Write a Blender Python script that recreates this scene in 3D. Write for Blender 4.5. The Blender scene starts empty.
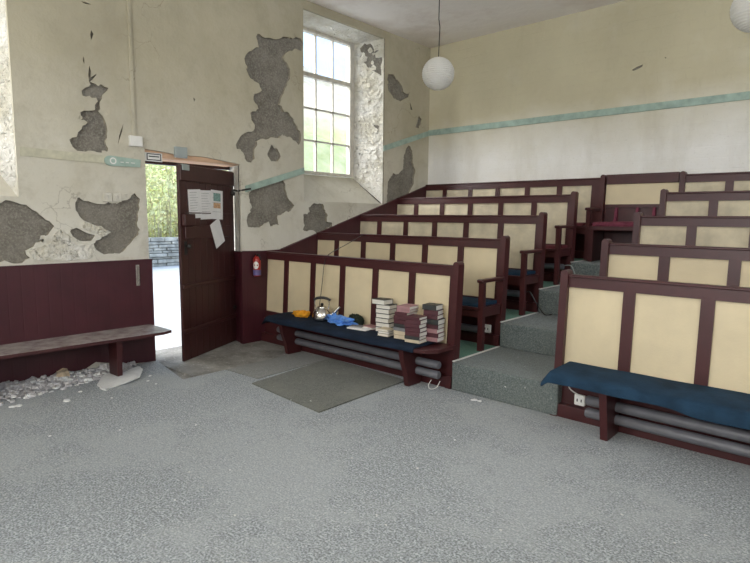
import bpy, bmesh, math, random
from mathutils import Vector, Matrix, noise
from mathutils.geometry import delaunay_2d_cdt
random.seed(7)
C = bpy.context.scene.collection
PI = math.pi

# ------------------------------------------------------------------ camera
FPX = 553.57
RW = Matrix(((0.7409, -0.0839, 0.6664), (0.6716, 0.0790, -0.7367), (0.0092, 0.9933, 0.1148)))
def _rot():
    a = Vector((-240-375, 281.5-212, -FPX)).normalized()
    b = Vector((880-375, 281.5-222, -FPX)).normalized()
    X = -a; Z = X.cross(b).normalized(); Y = Z.cross(X).normalized()
    return Matrix((X, Y, Z))
RW = _rot()
CAM = Vector((0, 0, 1.5))
cd = bpy.data.cameras.new('camera'); cam = bpy.data.objects.new('camera', cd); C.objects.link(cam)
cd.sensor_width = 36; cd.lens = FPX*36/750; cd.clip_start = .05; cd.clip_end = 300
cam.matrix_world = Matrix.Translation(CAM) @ RW.to_4x4()
bpy.context.scene.camera = cam
def ray(px, py): return RW @ Vector((px-375, 281.5-py, -FPX))
def wallA(px, py, x=-5.48):
    d = ray(px, py); p = CAM + d*((x-CAM.x)/d.x); return (p.y, p.z)
def wallB(px, py, y=7.31):
    d = ray(px, py); p = CAM + d*((y-CAM.y)/d.y); return (p.x, p.z)
def flr(px, py, z=0.):
    d = ray(px, py); p = CAM + d*((z-CAM.z)/d.z); return (p.x, p.y)

# ------------------------------------------------------------------ materials
def nt(name):
    m = bpy.data.materials.new(name); m.use_nodes = True
    n = m.node_tree; b = n.nodes['Principled BSDF']
    tc = n.nodes.new('ShaderNodeTexCoord')
    return m, n, b, tc
def c4(c): return (c[0], c[1], c[2], 1)
def nz(n, tc, scale, detail=4, rough=.55, sc=None):
    t = n.nodes.new('ShaderNodeTexNoise'); t.inputs['Scale'].default_value = scale
    t.inputs['Detail'].default_value = detail; t.inputs['Roughness'].default_value = rough
    if sc:
        mp = n.nodes.new('ShaderNodeMapping'); mp.inputs['Scale'].default_value = sc
        n.links.new(tc.outputs['Object'], mp.inputs[0]); n.links.new(mp.outputs[0], t.inputs['Vector'])
    else: n.links.new(tc.outputs['Object'], t.inputs['Vector'])
    return t.outputs['Fac']
def ramp(n, fac, a, b, ca=(0,0,0), cb=(1,1,1)):
    r = n.nodes.new('ShaderNodeValToRGB'); e = r.color_ramp.elements
    e[0].position = a; e[1].position = b; e[0].color = c4(ca); e[1].color = c4(cb)
    n.links.new(fac, r.inputs[0]); return r.outputs[0]
def mix(n, fac, a, b, mode='MIX'):
    m = n.nodes.new('ShaderNodeMix'); m.data_type = 'RGBA'; m.blend_type = mode
    if isinstance(fac, (int, float)): m.inputs[0].default_value = fac
    else: n.links.new(fac, m.inputs[0])
    for i, v in ((6, a), (7, b)):
        if isinstance(v, tuple): m.inputs[i].default_value = c4(v)
        else: n.links.new(v, m.inputs[i])
    return m.outputs[2]
def bump(n, b, h, dist=.01, st=.6):
    bp = n.nodes.new('ShaderNodeBump'); bp.inputs['Distance'].default_value = dist; bp.inputs['Strength'].default_value = st
    n.links.new(h, bp.inputs['Height']); n.links.new(bp.outputs[0], b.inputs['Normal']); return bp
def plain(name, col, rough=.5, var=.12, scale=6, metal=0, bumpd=0, bscale=60, spec=.5, sc=None):
    m, n, b, tc = nt(name)
    f = nz(n, tc, scale, 5, .6, sc)
    lo = tuple(x*(1-var) for x in col); hi = tuple(min(1, x*(1+var)) for x in col)
    n.links.new(ramp(n, f, .3, .7, lo, hi), b.inputs['Base Color'])
    b.inputs['Roughness'].default_value = rough; b.inputs['Metallic'].default_value = metal
    b.inputs['Specular IOR Level'].default_value = spec
    if bumpd: bump(n, b, nz(n, tc, bscale, 4), bumpd)
    return m
M = {}
def wall_paint(name, base, stain, white, blocks=False, white_amt=.5, zr=(3.2, 1.5)):
    m, n, b, tc = nt(name)
    f1 = ramp(n, nz(n, tc, .7, 6, .6), .38, .68)
    col = mix(n, f1, base, stain)
    # whitewash patches low on the wall
    sep = n.nodes.new('ShaderNodeSeparateXYZ'); n.links.new(tc.outputs['Object'], sep.inputs[0])
    mr = n.nodes.new('ShaderNodeMapRange'); mr.inputs[1].default_value = zr[0]; mr.inputs[2].default_value = zr[1]
    n.links.new(sep.outputs[2], mr.inputs[0])
    ad = n.nodes.new('ShaderNodeMath'); ad.operation = 'MULTIPLY_ADD'; ad.inputs[1].default_value = .9; ad.inputs[2].default_value = -.45
    n.links.new(nz(n, tc, 1.3, 5, .6), ad.inputs[0])
    ad2 = n.nodes.new('ShaderNodeMath'); ad2.operation = 'ADD'; ad2.use_clamp = True
    n.links.new(ad.outputs[0], ad2.inputs[0]); n.links.new(mr.outputs[0], ad2.inputs[1])
    am = n.nodes.new('ShaderNodeMath'); am.operation = 'MULTIPLY'; am.inputs[1].default_value = white_amt
    n.links.new(ad2.outputs[0], am.inputs[0])
    col = mix(n, am.outputs[0], col, white)
    # drips and fine dirt
    st = ramp(n, nz(n, tc, 2.2, 5, .65, (1, 1, .25)), .52, .75)
    dm = n.nodes.new('ShaderNodeMath'); dm.operation = 'MULTIPLY'; dm.inputs[1].default_value = .22
    n.links.new(st, dm.inputs[0])
    col = mix(n, dm.outputs[0], col, (.36, .31, .2))
    # hairline cracks in the plaster
    if not blocks:
        vo = n.nodes.new('ShaderNodeTexVoronoi'); vo.feature = 'DISTANCE_TO_EDGE'; vo.inputs['Scale'].default_value = 1.6
        tn = n.nodes.new('ShaderNodeTexNoise'); tn.inputs['Scale'].default_value = 3; tn.inputs['Detail'].default_value = 6
        w = n.nodes.new('ShaderNodeMix'); w.data_type = 'VECTOR'; w.inputs[0].default_value = .45
        n.links.new(tc.outputs['Object'], tn.inputs['Vector']); n.links.new(tc.outputs['Object'], w.inputs[4]); n.links.new(tn.outputs['Color'], w.inputs[5]); n.links.new(w.outputs[1], vo.inputs['Vector'])
        ck = ramp(n, vo.outputs['Distance'], .0, .006, (1, 1, 1), (0, 0, 0)); cm = n.nodes.new('ShaderNodeMath'); cm.operation = 'MULTIPLY'; n.links.new(ck, cm.inputs[0])
        n.links.new(ramp(n, nz(n, tc, .9, 3), .52, .60, (0, 0, 0), (.5, .5, .5)), cm.inputs[1])
        col = mix(n, cm.outputs[0], col, (.16, .13, .09))
        col = mix(n, ramp(n, nz(n, tc, 4.5, 7, .7), .50, .72, (0, 0, 0), (.45, .45, .45)), col, (.37, .33, .235))
    sp = ramp(n, nz(n, tc, 38, 3, .6), .60, .72)
    sm = n.nodes.new('ShaderNodeMath'); sm.operation = 'MULTIPLY'; sm.inputs[1].default_value = .16
    n.links.new(sp, sm.inputs[0])
    col = mix(n, sm.outputs[0], col, (.4, .37, .3))
    n.links.new(col, b.inputs['Base Color']); b.inputs['Roughness'].default_value = .85
    b.inputs['Specular IOR Level'].default_value = .2
    h = nz(n, tc, 9, 6, .6)
    bp = bump(n, b, h, .02, .5)
    if blocks:
        br = n.nodes.new('ShaderNodeTexBrick'); mp = n.nodes.new('ShaderNodeMapping'); mp.inputs['Rotation'].default_value = (PI/2, 0, 0)
        n.links.new(tc.outputs['Object'], mp.inputs[0]); n.links.new(mp.outputs[0], br.inputs['Vector'])
        br.inputs['Scale'].default_value = 1; br.inputs['Brick Width'].default_value = .3; br.inputs['Row Height'].default_value = .13
        br.inputs['Mortar Size'].default_value = .006; br.inputs['Mortar Smooth'].default_value = .6
        b2 = n.nodes.new('ShaderNodeBump'); b2.inputs['Distance'].default_value = .006; b2.inputs['Strength'].default_value = .35; b2.invert = True
        n.links.new(br.outputs['Fac'], b2.inputs['Height']); n.links.new(bp.outputs[0], b2.inputs['Normal']); n.links.new(b2.outputs[0], b.inputs['Normal'])
    return m
M['paintA'] = wall_paint('cream_plaster', (.50, .46, .345), (.38, .345, .25), (.72, .70, .63), white_amt=.8, zr=(3.0, 1.3))
M['paintB'] = wall_paint('cream_blockwork_paint', (.60, .55, .39), (.53, .485, .34), (.88, .87, .84), True, white_amt=.95, zr=(3.1, 2.3))
def mk_ceiling():
    m, n, b, tc = nt('ceiling_plaster')
    f = ramp(n, nz(n, tc, .9, 7, .65), .46, .74)
    col = mix(n, f, (.93, .89, .86), (.70, .62, .57))
    n.links.new(col, b.inputs['Base Color']); b.inputs['Roughness'].default_value = .9
    bump(n, b, nz(n, tc, 7, 6), .02, .5); return m
M['ceiling'] = mk_ceiling()
def mk_jamb():
    m, n, b, tc = nt('peeling_whitewash')
    f = ramp(n, nz(n, tc, 2.5, 6, .7), .42, .62)
    col = mix(n, f, (.86, .84, .77), (.70, .66, .54))
    n.links.new(col, b.inputs['Base Color']); b.inputs['Roughness'].default_value = .9
    v = n.nodes.new('ShaderNodeTexNoise'); v.inputs['Scale'].default_value = 6; v.inputs['Detail'].default_value = 5
    w = n.nodes.new('ShaderNodeMix'); w.data_type = 'VECTOR'; w.inputs[0].default_value = .25
    tn = n.nodes.new('ShaderNodeTexNoise'); tn.inputs['Scale'].default_value = 5
    n.links.new(tc.outputs['Object'], tn.inputs['Vector']); n.links.new(tc.outputs['Object'], w.inputs[4]); n.links.new(tn.outputs['Color'], w.inputs[5])
    n.links.new(w.outputs[1], v.inputs['Vector'])
    r = ramp(n, v.outputs['Fac'], .485, .515)
    b1 = bump(n, b, r, .02, .8)
    b2 = n.nodes.new('ShaderNodeBump'); b2.inputs['Distance'].default_value = .07; b2.inputs['Strength'].default_value = 1
    n.links.new(nz(n, tc, 14, 5, .65), b2.inputs['Height']); n.links.new(b1.outputs[0], b2.inputs['Normal']); n.links.new(b2.outputs[0], b.inputs['Normal'])
    return m
M['jamb'] = mk_jamb()
def mk_render():
    m, n, b, tc = nt('grey_render')
    f = nz(n, tc, 5, 6, .7); f2 = nz(n, tc, 55, 3, .7)
    col = mix(n, ramp(n, f, .35, .65), (.165, .148, .122), (.27, .248, .21))
    col = mix(n, ramp(n, f2, .45, .75), col, (.36, .34, .29))
    n.links.new(col, b.inputs['Base Color']); b.inputs['Roughness'].default_value = .95
    bump(n, b, nz(n, tc, 40, 6, .75), .02, .8); return m
M['render'] = mk_render()
M['edge'] = plain('broken_plaster_edge', (.30, .27, .21), .95, .3, 30)
def wood(name, col, rough=.38, groove=None, dust=0.):
    m, n, b, tc = nt(name)
    f = nz(n, tc, 3.5, 5, .6); g = nz(n, tc, 40, 3, .6, (1, 1, .08) if groove != 'x' else (.08, 1, 1))
    c = mix(n, ramp(n, f, .3, .7), tuple(x*.8 for x in col), tuple(x*1.25 for x in col))
    c = mix(n, .25, c, mix(n, g, tuple(x*.6 for x in col), tuple(x*1.5 for x in col)))
    if dust:
        geo = n.nodes.new('ShaderNodeNewGeometry'); sp = n.nodes.new('ShaderNodeSeparateXYZ'); n.links.new(geo.outputs['Normal'], sp.inputs[0])
        mr = n.nodes.new('ShaderNodeMapRange'); mr.inputs[1].default_value = .75; mr.inputs[2].default_value = 1; mr.inputs[4].default_value = dust
        n.links.new(sp.outputs[2], mr.inputs[0])
        mm = n.nodes.new('ShaderNodeMath'); mm.operation = 'MULTIPLY'; n.links.new(mr.outputs[0], mm.inputs[0])
        n.links.new(ramp(n, nz(n, tc, 8, 6, .7), .25, .6), mm.inputs[1])
        c = mix(n, mm.outputs[0], c, (.45, .42, .40))
    n.links.new(c, b.inputs['Base Color']); b.inputs['Roughness'].default_value = rough
    b.inputs['Specular IOR Level'].default_value = .45
    if groove == 'y':
        w = n.nodes.new('ShaderNodeTexWave'); w.bands_direction = 'Y'; w.inputs['Scale'].default_value = .314/.105*1.0
        n.links.new(tc.outputs['Object'], w.inputs['Vector'])
        r = ramp(n, w.outputs['Fac'], 0, .05); bump(n, b, r, .003, .25)
    else: bump(n, b, g, .002, .4)
    return m
M['maroon'] = wood('maroon_varnished_wood', (.056, .0135, .0145), .36)
M['maroon_dado'] = wood('maroon_painted_boarding', (.058, .0125, .018), .42, 'y')
M['maroon_dust'] = wood('dusty_maroon_wood', (.06, .016, .018), .45, None, .85)
M['door'] = wood('dark_maroon_door_paint', (.048, .014, .013), .4)
M['panel'] = plain('cream_pew_panel', (.66, .56, .37), .5, .07, 3.5, bumpd=.002, bscale=90)
M['panel_old'] = plain('worn_cream_panel', (.60, .53, .38), .6, .2, 5, bumpd=.002, bscale=70)
def mk_carpet(name, a, b_, dirt, s=170, amt=.5):
    m, n, b, tc = nt(name)
    f = nz(n, tc, s, 2, .6); f2 = nz(n, tc, s*.35, 2, .6)
    col = mix(n, ramp(n, f, .38, .62), a, b_)
    col = mix(n, ramp(n, f2, .35, .65), mix(n, .5, col, a), col)
    dd = ramp(n, nz(n, tc, .9, 6, .7), .47, .56)
    mm = n.nodes.new('ShaderNodeMath'); mm.operation = 'MULTIPLY'; mm.inputs[1].default_value = amt; n.links.new(dd, mm.inputs[0])
    col = mix(n, mm.outputs[0], col, dirt)
    sp = ramp(n, nz(n, tc, 23, 2, .5), .74, .77)
    col = mix(n, sp, col, (.6, .6, .57))
    n.links.new(col, b.inputs['Base Color']); b.inputs['Roughness'].default_value = 1; b.inputs['Specular IOR Level'].default_value = .1
    b.inputs['Sheen Weight'].default_value = .15
    bump(n, b, f, .006, .7); return m
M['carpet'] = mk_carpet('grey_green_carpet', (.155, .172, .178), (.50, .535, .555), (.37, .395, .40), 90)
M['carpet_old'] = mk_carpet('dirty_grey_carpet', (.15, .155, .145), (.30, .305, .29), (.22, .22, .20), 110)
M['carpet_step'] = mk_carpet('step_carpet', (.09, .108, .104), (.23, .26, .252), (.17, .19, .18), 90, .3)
M['green'] = mk_carpet('green_carpet', (.045, .15, .095), (.10, .27, .18), (.13, .26, .19), 120, .35)
M['mat'] = mk_carpet('olive_mat', (.085, .09, .075), (.20, .205, .175), (.18, .185, .155), 130, .6)
def mk_conc():
    m, n, b, tc = nt('dirty_concrete')
    f = nz(n, tc, 4, 7, .7); f2 = nz(n, tc, 30, 4, .7)
    col = mix(n, ramp(n, f, .35, .65), (.17, .16, .145), (.33, .32, .29))
    col = mix(n, ramp(n, f2, .58, .72), col, (.55, .54, .50))
    n.links.new(col, b.inputs['Base Color']); b.inputs['Roughness'].default_value = .9
    bump(n, b, f2, .006, .6); return m
M['concrete'] = mk_conc()
M['teal'] = plain('teal_paint', (.34, .45, .39), .6, .22, 9, sc=(1, 1, 1))
M['teal_faded'] = plain('faded_teal_cream_paint', (.52, .50, .38), .7, .16, 14)
M['white'] = plain('white_plastic', (.75, .74, .70), .4, .05)
M['frame'] = plain('old_white_window_paint', (.60, .57, .50), .6, .15, 12)
M['grey'] = plain('grey_metal_box', (.33, .37, .36), .45, .08)
M['pipe'] = plain('grey_painted_pipe', (.13, .13, .145), .4, .15, 8)
M['chrome'] = plain('brushed_steel', (.62, .60, .56), .18, .1, 9, 1)
M['dirtchrome'] = plain('tarnished_steel', (.45, .42, .38), .4, .2, 20, .9)
M['black'] = plain('black_plastic', (.015, .015, .015), .35, .2)
M['iron'] = plain('black_iron', (.03, .027, .025), .5, .2, 20, .3)
M['navy'] = plain('navy_velour', (.014, .038, .070), .9, .35, 5, bumpd=.006, bscale=50, spec=.2)
M['navy_dark'] = plain('dark_navy_cloth', (.010, .018, .034), .9, .35, 6, bumpd=.006, bscale=50, spec=.2)
M['red'] = plain('dusty_red_cloth', (.13, .032, .038), .9, .3, 9, bumpd=.004, spec=.2)
M['plum'] = plain('plum_velvet', (.16, .035, .06), .85, .35, 25, bumpd=.006, bscale=40, spec=.3)
M['paper'] = plain('white_paper', (.80, .80, .80), .8, .05, 12)
M['ink'] = plain('grey_printing', (.32, .33, .34), .8, .3, 60)
M['pages'] = plain('book_page_edges', (.72, .69, .62), .9, .12, 80, sc=(1, 1, 14))
M['bk_dark'] = plain('black_book_cloth', (.035, .037, .036), .55, .2)
M['bk_mar'] = plain('maroon_book_cloth', (.08, .022, .03), .5, .25)
M['bk_pink'] = plain('faded_rose_book_cover', (.40, .22, .23), .6, .2)
M['bk_cream'] = plain('cream_book_cover', (.62, .53, .38), .6, .15)
M['bk_grey'] = plain('grey_book_cover', (.20, .20, .21), .6, .15)
M['orange'] = plain('mustard_wool', (.72, .33, .03), .9, .3, 20, bumpd=.01, bscale=40, spec=.1)
M['bluebag'] = plain('blue_polythene', (.10, .27, .70), .28, .25, 8, bumpd=.01, bscale=18)
M['fuzz'] = plain('dark_green_wool', (.022, .028, .020), 1, .5, 30, bumpd=.01, bscale=60, spec=.1)
M['exred'] = plain('red_enamel', (.35, .02, .015), .3, .1)
M['exblue'] = plain('violet_blue_label', (.12, .10, .25), .4, .2, 30)
M['timber'] = plain('raw_pink_timber', (.72, .48, .32), .8, .3, 10, sc=(1, .15, 1), bumpd=.004)
M['rubble'] = plain('crushed_plaster', (.56, .55, .56), .95, .3, 28, bumpd=.02, bscale=30)
M['plaster'] = plain('white_plaster_piece', (.72, .73, .72), .9, .1, 12, bumpd=.01, bscale=20)
M['tan'] = plain('tan_plaster_lump', (.50, .40, .28), .95, .3, 18, bumpd=.02)
M['stone'] = plain('dry_stone', (.40, .385, .34), .95, .5, 3, bumpd=.02, bscale=12)
M['tarmac'] = plain('pale_tarmac', (.50, .50, .49), .95, .14, .5, bumpd=.004)
M['leaf'] = plain('yellow_green_leaves', (.66, .66, .36), .8, .35, 4)
M['twig'] = plain('bramble_stems', (.50, .45, .28), .8, .4, 6)
def mk_hill():
    m, n, b, tc = nt('hillside_grass')
    f = nz(n, tc, .5, 7, .7); f2 = nz(n, tc, .16, 4, .6)
    col = mix(n, ramp(n, f, .35, .65), (.34, .40, .12), (.55, .56, .26))
    col2 = mix(n, ramp(n, f, .35, .65), (.42, .36, .24), (.62, .56, .44))
    sep = n.nodes.new('ShaderNodeSeparateXYZ'); n.links.new(tc.outputs['Object'], sep.inputs[0])
    ma = n.nodes.new('ShaderNodeMath'); ma.operation = 'MULTIPLY_ADD'; ma.inputs[1].default_value = 6; n.links.new(f2, ma.inputs[0]); n.links.new(sep.outputs[2], ma.inputs[2])
    mr = n.nodes.new('ShaderNodeMapRange'); mr.inputs[1].default_value = 11; mr.inputs[2].default_value = 14; n.links.new(ma.outputs[0], mr.inputs[0])
    n.links.new(mix(n, mr.outputs[0], col, col2), b.inputs['Base Color']); b.inputs['Roughness'].default_value = 1
    bump(n, b, f, .3, .8); return m
M['hill'] = mk_hill()
def mk_glass():
    m = bpy.data.materials.new('dusty_window_glass'); m.use_nodes = True; n = m.node_tree
    n.nodes.remove(n.nodes['Principled BSDF']); out = n.nodes['Material Output']
    tr = n.nodes.new('ShaderNodeBsdfTransparent'); gl = n.nodes.new('ShaderNodeBsdfGlossy'); gl.inputs['Roughness'].default_value = .08
    tl = n.nodes.new('ShaderNodeBsdfTranslucent'); tl.inputs['Color'].default_value = (.9, .9, .88, 1)
    tc = n.nodes.new('ShaderNodeTexCoord')
    f = ramp(n, nz(n, tc, 5, 4), .3, .75, (.02, .02, .02), (.10, .10, .10))
    m1 = n.nodes.new('ShaderNodeMixShader'); n.links.new(f, m1.inputs[0]); n.links.new(tr.outputs[0], m1.inputs[1]); n.links.new(tl.outputs[0], m1.inputs[2])
    m2 = n.nodes.new('ShaderNodeMixShader'); m2.inputs[0].default_value = .05; n.links.new(m1.outputs[0], m2.inputs[1]); n.links.new(gl.outputs[0], m2.inputs[2])
    n.links.new(m2.outputs[0], out.inputs[0]); return m
M['glass'] = mk_glass()
def mk_lantern():
    m, n, b, tc = nt('white_paper_lantern')
    b.inputs['Base Color'].default_value = (.80, .79, .75, 1); b.inputs['Roughness'].default_value = .7
    b.inputs['Subsurface Weight'].default_value = 0
    tl = n.nodes.new('ShaderNodeBsdfTranslucent'); tl.inputs['Color'].default_value = (.85, .84, .8, 1)
    ms = n.nodes.new('ShaderNodeMixShader'); ms.inputs[0].default_value = .4
    n.links.new(b.outputs[0], ms.inputs[1]); n.links.new(tl.outputs[0], ms.inputs[2]); n.links.new(ms.outputs[0], n.nodes['Material Output'].inputs[0])
    bump(n, b, nz(n, tc, 25, 3), .004, .5); return m
M['lantern'] = mk_lantern()

# ------------------------------------------------------------------ mesh helpers
class MB:
    def __init__(s): s.v = []; s.f = []; s.mi = []
    def add(s, vs, fs, mi=0):
        o = len(s.v); s.v += [tuple(v) for v in vs]; s.f += [tuple(i+o for i in f) for f in fs]; s.mi += [mi]*len(fs); return s
    def box(s, x0, x1, y0, y1, z0, z1, mi=0, fn=None, bev=0):
        if bev:
            bm = bmesh.new(); bmesh.ops.create_cube(bm, size=1)
            for v in bm.verts: v.co = Vector(((x0+x1)/2+v.co.x*(x1-x0), (y0+y1)/2+v.co.y*(y1-y0), (z0+z1)/2+v.co.z*(z1-z0)))
            bmesh.ops.bevel(bm, geom=bm.edges[:], offset=min(bev, .49*min(abs(x1-x0), abs(y1-y0), abs(z1-z0))), segments=2, affect='EDGES', profile=.5)
            bm.verts.index_update(); vs = [v.co[:] for v in bm.verts]; fs = [[v.index for v in f.verts] for f in bm.faces]; bm.free()
        else:
            vs = [(x, y, z) for z in (z0, z1) for y in (y0, y1) for x in (x0, x1)]
            fs = [(0,2,3,1), (4,5,7,6), (0,1,5,4), (2,6,7,3), (0,4,6,2), (1,3,7,5)]
        if fn: vs = [fn(v) for v in vs]
        return s.add(vs, fs, mi)
    def prism(s, pts, axis, a, b, mi=0, fn=None):
        n = len(pts)
        def P(p, t):
            return (t, p[0], p[1]) if axis == 0 else ((p[0], t, p[1]) if axis == 1 else (p[0], p[1], t))
        vs = [P(p, a) for p in pts]+[P(p, b) for p in pts]
        if fn: vs = [fn(v) for v in vs]
        fs = [tuple(range(n)), tuple(range(2*n-1, n-1, -1))]+[(i, i+n, (i+1) % n+n, (i+1) % n) for i in range(n)]
        return s.add(vs, fs, mi)
    def tube(s, path, r, n=8, mi=0, cap=True):
        path = [Vector(p) for p in path]; rr = r if isinstance(r, (list, tuple)) else [r]*len(path)
        o = []; prev = None
        for i, p in enumerate(path):
            t = (path[min(i+1, len(path)-1)]-path[max(i-1, 0)]).normalized()
            if prev is None: u = t.orthogonal().normalized()
            else: u = (prev-t*prev.dot(t)).normalized()
            prev = u; w = t.cross(u)
            o += [p+(u*math.cos(2*PI*k/n)+w*math.sin(2*PI*k/n))*rr[i] for k in range(n)]
        fs = [(i*n+k, i*n+(k+1) % n, (i+1)*n+(k+1) % n, (i+1)*n+k) for i in range(len(path)-1) for k in range(n)]
        if cap: fs += [tuple(range(n-1, -1, -1)), tuple((len(path)-1)*n+k for k in range(n))]
        return s.add(o, fs, mi)
    def lathe(s, prof, c=(0,0,0), n=24, mi=0, fn=None):
        vs = [(c[0]+r*math.cos(2*PI*k/n), c[1]+r*math.sin(2*PI*k/n), c[2]+z) for r, z in prof for k in range(n)]
        if fn: vs = [fn(v) for v in vs]
        fs = [(i*n+k, i*n+(k+1) % n, (i+1)*n+(k+1) % n, (i+1)*n+k) for i in range(len(prof)-1) for k in range(n)]
        fs += [tuple(range(n-1, -1, -1)), tuple((len(prof)-1)*n+k for k in range(n))]
        return s.add(vs, fs, mi)
    def build(s, name, mats, parent=None, smooth=False):
        me = bpy.data.meshes.new(name); me.from_pydata(s.v, [], s.f); me.validate()
        for m in (mats if isinstance(mats, (list, tuple)) else [mats]): me.materials.append(M[m] if isinstance(m, str) else m)
        if len(s.mi) == len(me.polygons):
            for p, i in zip(me.polygons, s.mi): p.material_index = i
        bm = bmesh.new(); bm.from_mesh(me); bmesh.ops.recalc_face_normals(bm, faces=bm.faces[:]); bm.to_mesh(me); bm.free()
        if smooth:
            for p in me.polygons: p.use_smooth = True
            try: me.set_sharp_from_angle(angle=math.radians(40))
            except Exception: pass
        o = bpy.data.objects.new(name, me); C.objects.link(o)
        if parent: 
            o.parent = parent
            o.matrix_parent_inverse = Matrix.Identity(4)
            if parent.location.length > 0 or parent.rotation_euler.z: pass
        return o
def tag(o, label, cat, group=None, kind=None):
    o['label'] = label; o['category'] = cat
    if group: o['group'] = group
    if kind: o['kind'] = kind
    return o
def empty(name, loc, rz=0):
    o = bpy.data.objects.new(name, None); C.objects.link(o); o.location = loc; o.rotation_euler = (0, 0, rz); o.empty_display_size = .1; return o
def part(mb, name, mats, parent, smooth=False):
    """world-space mesh parented under an unrotated empty"""
    L = parent
    off = Vector((0, 0, 0))
    while L is not None: off += Vector(L.location); L = L.parent
    mb.v = [(v[0]-off.x, v[1]-off.y, v[2]-off.z) for v in mb.v]
    return mb.build(name, mats, parent, smooth)
def struct(o): o['kind'] = 'structure'; return o

# ------------------------------------------------------------------ skins with holes
def inpoly(x, y, P):
    c = False; j = len(P)-1
    for i in range(len(P)):
        if (P[i][1] > y) != (P[j][1] > y) and x < (P[j][0]-P[i][0])*(y-P[i][1])/(P[j][1]-P[i][1])+P[i][0]: c = not c
        j = i
    return c
def rag(P, amp=.018, step=.05, seed=0):
    out = []
    for i in range(len(P)):
        a = Vector(P[i]); b = Vector(P[(i+1) % len(P)]); L = (b-a).length; n = max(1, int(L/step))
        nn = Vector((-(b-a).y, (b-a).x)).normalized() if L > 1e-6 else Vector((0, 0))
        for k in range(n):
            p = a.lerp(b, k/n); w = noise.noise(Vector((p.x*14, p.y*14, seed)))*amp + noise.noise(Vector((p.x*45, p.y*45, seed+5)))*amp*.5
            out.append(tuple(p+nn*w))
    return out
def skin(mb, outline, holes, to3, thick, mi_face=0, mi_edge=1, clean=()):
    polys = [outline]+holes; vs = []; es = []
    for P in polys:
        o = len(vs); vs += [Vector(p) for p in P]; es += [(o+i, o+(i+1) % len(P)) for i in range(len(P))]
    r = delaunay_2d_cdt(vs, es, [], 0, 1e-5)
    V, F = r[0], r[2]; keep = []
    for f in F:
        cx = sum(V[i].x for i in f)/len(f); cy = sum(V[i].y for i in f)/len(f)
        if inpoly(cx, cy, outline) and not any(inpoly(cx, cy, h) for h in holes): keep.append(f)
    ed = {}
    for f in keep:
        for i in range(len(f)):
            e = (f[i], f[(i+1) % len(f)]); k = (min(e), max(e)); ed.setdefault(k, []).append(e)
    mb.add([to3(v.x, v.y, 0) for v in V], keep, mi_face)
    bd = [e[0] for e in ed.values() if len(e) == 1]
    if thick:
        for a, b in bd:
            mx, my = (V[a].x+V[b].x)/2, (V[a].y+V[b].y)/2; me_ = 0 if any(min(p[0] for p in P)-.004 < mx < max(p[0] for p in P)+.004 and min(p[1] for p in P)-.004 < my < max(p[1] for p in P)+.004 for P in clean) else mi_edge
            mb.add([to3(V[a].x, V[a].y, 0), to3(V[b].x, V[b].y, 0), to3(V[b].x, V[b].y, thick), to3(V[a].x, V[a].y, thick)], [(0, 1, 2, 3)], me_)

XA, YB, ZC, XR, YF = -5.48, 7.31, 4.16, 1.02, -3.6
XO = -5.90
Z2 = lambda s, ox, oy, pts: [wallA(ox+x/s, oy+y/s) for x, y in pts]
W1 = (4.69, 6.20, 1.70, 4.05); W2 = (0.0, 1.50, 1.65, 4.05); DR = (2.63, 3.73, 0.0, 2.12)
P1 = Z2(2.56, 230, 20, [(70,35),(90,42),(115,50),(130,42),(160,45),(180,48),(187,58),(184,75),(160,78),(145,82),(138,95),(152,125),(152,150),(140,180),(128,205),(125,218),(140,235),(155,245),(165,262),(178,285),(183,305),(175,320),(158,300),(135,295),(110,300),(85,305),(68,310),(65,340),(55,365),(42,362),(40,345),(15,330),(15,320),(35,290),(60,285),(65,265),(52,255),(52,238),(65,232),(75,225),(60,205),(62,190),(78,180),(75,160),(50,150),(38,110),(40,90),(55,75),(72,70)])
P2 = Z2(2.56, 230, 20, [(105,320),(122,330),(130,350),(122,362),(105,362),(95,345)])
P3 = Z2(2.56, 230, 20, [(60,422),(130,404),(140,420),(148,455),(165,475),(150,490),(122,500),(125,525),(105,528),(100,518),(75,532),(45,530),(42,505),(55,480),(48,450),(55,430)])
P4 = Z2(3.75, 250, 160, [(200,205),(225,195),(220,180),(240,165),(275,165),(285,190),(290,225),(312,240),(300,255),(275,260),(270,280),(250,275),(235,260),(200,265)])
P5 = Z2(3.31, 340, 30, [(160,145),(178,148),(190,165),(205,185),(210,205),(222,214),(232,205),(225,222),(200,235),(180,228),(160,200),(155,170)])
P6 = Z2(3.31, 340, 30, [(231,238),(240,264),(234,264)])
P7 = Z2(3.31, 340, 30, [(262,285),(270,295),(262,325),(250,322),(257,300)])
P8 = Z2(3.31, 340, 30, [(228,382),(240,400),(240,430),(250,465),(245,500),(240,520),(228,540),(215,563),(155,575),(158,500),(175,475),(195,478),(208,460),(210,420),(218,395)])
P9 = Z2(2.68, 0, 60, [(240,58),(262,68),(290,75),(275,105),(262,138),(275,150),(288,190),(288,246),(240,246),(205,243),(190,218),(205,205),(218,185),(235,165),(215,160),(215,140),(235,132),(258,135),(262,110),(240,98),(220,95),(218,80),(238,72)])
P10 = Z2(2.68, 0, 60, [(-70,395),(0,380),(30,378),(70,388),(100,405),(135,430),(145,445),(125,480),(95,490),(70,510),(80,530),(60,545),(0,540),(-70,535)])
P11 = Z2(2.68, 0, 60, [(210,365),(225,380),(260,382),(300,385),(340,375),(360,358),(373,372),(370,470),(350,490),(330,515),(280,520),(255,510),(252,490),(275,475),(298,460),(260,445),(225,430),(200,402)])
P12 = Z2(2.68, 0, 60, [(185,455),(205,450),(235,465),(255,470),(245,485),(215,485),(195,472)])
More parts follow.
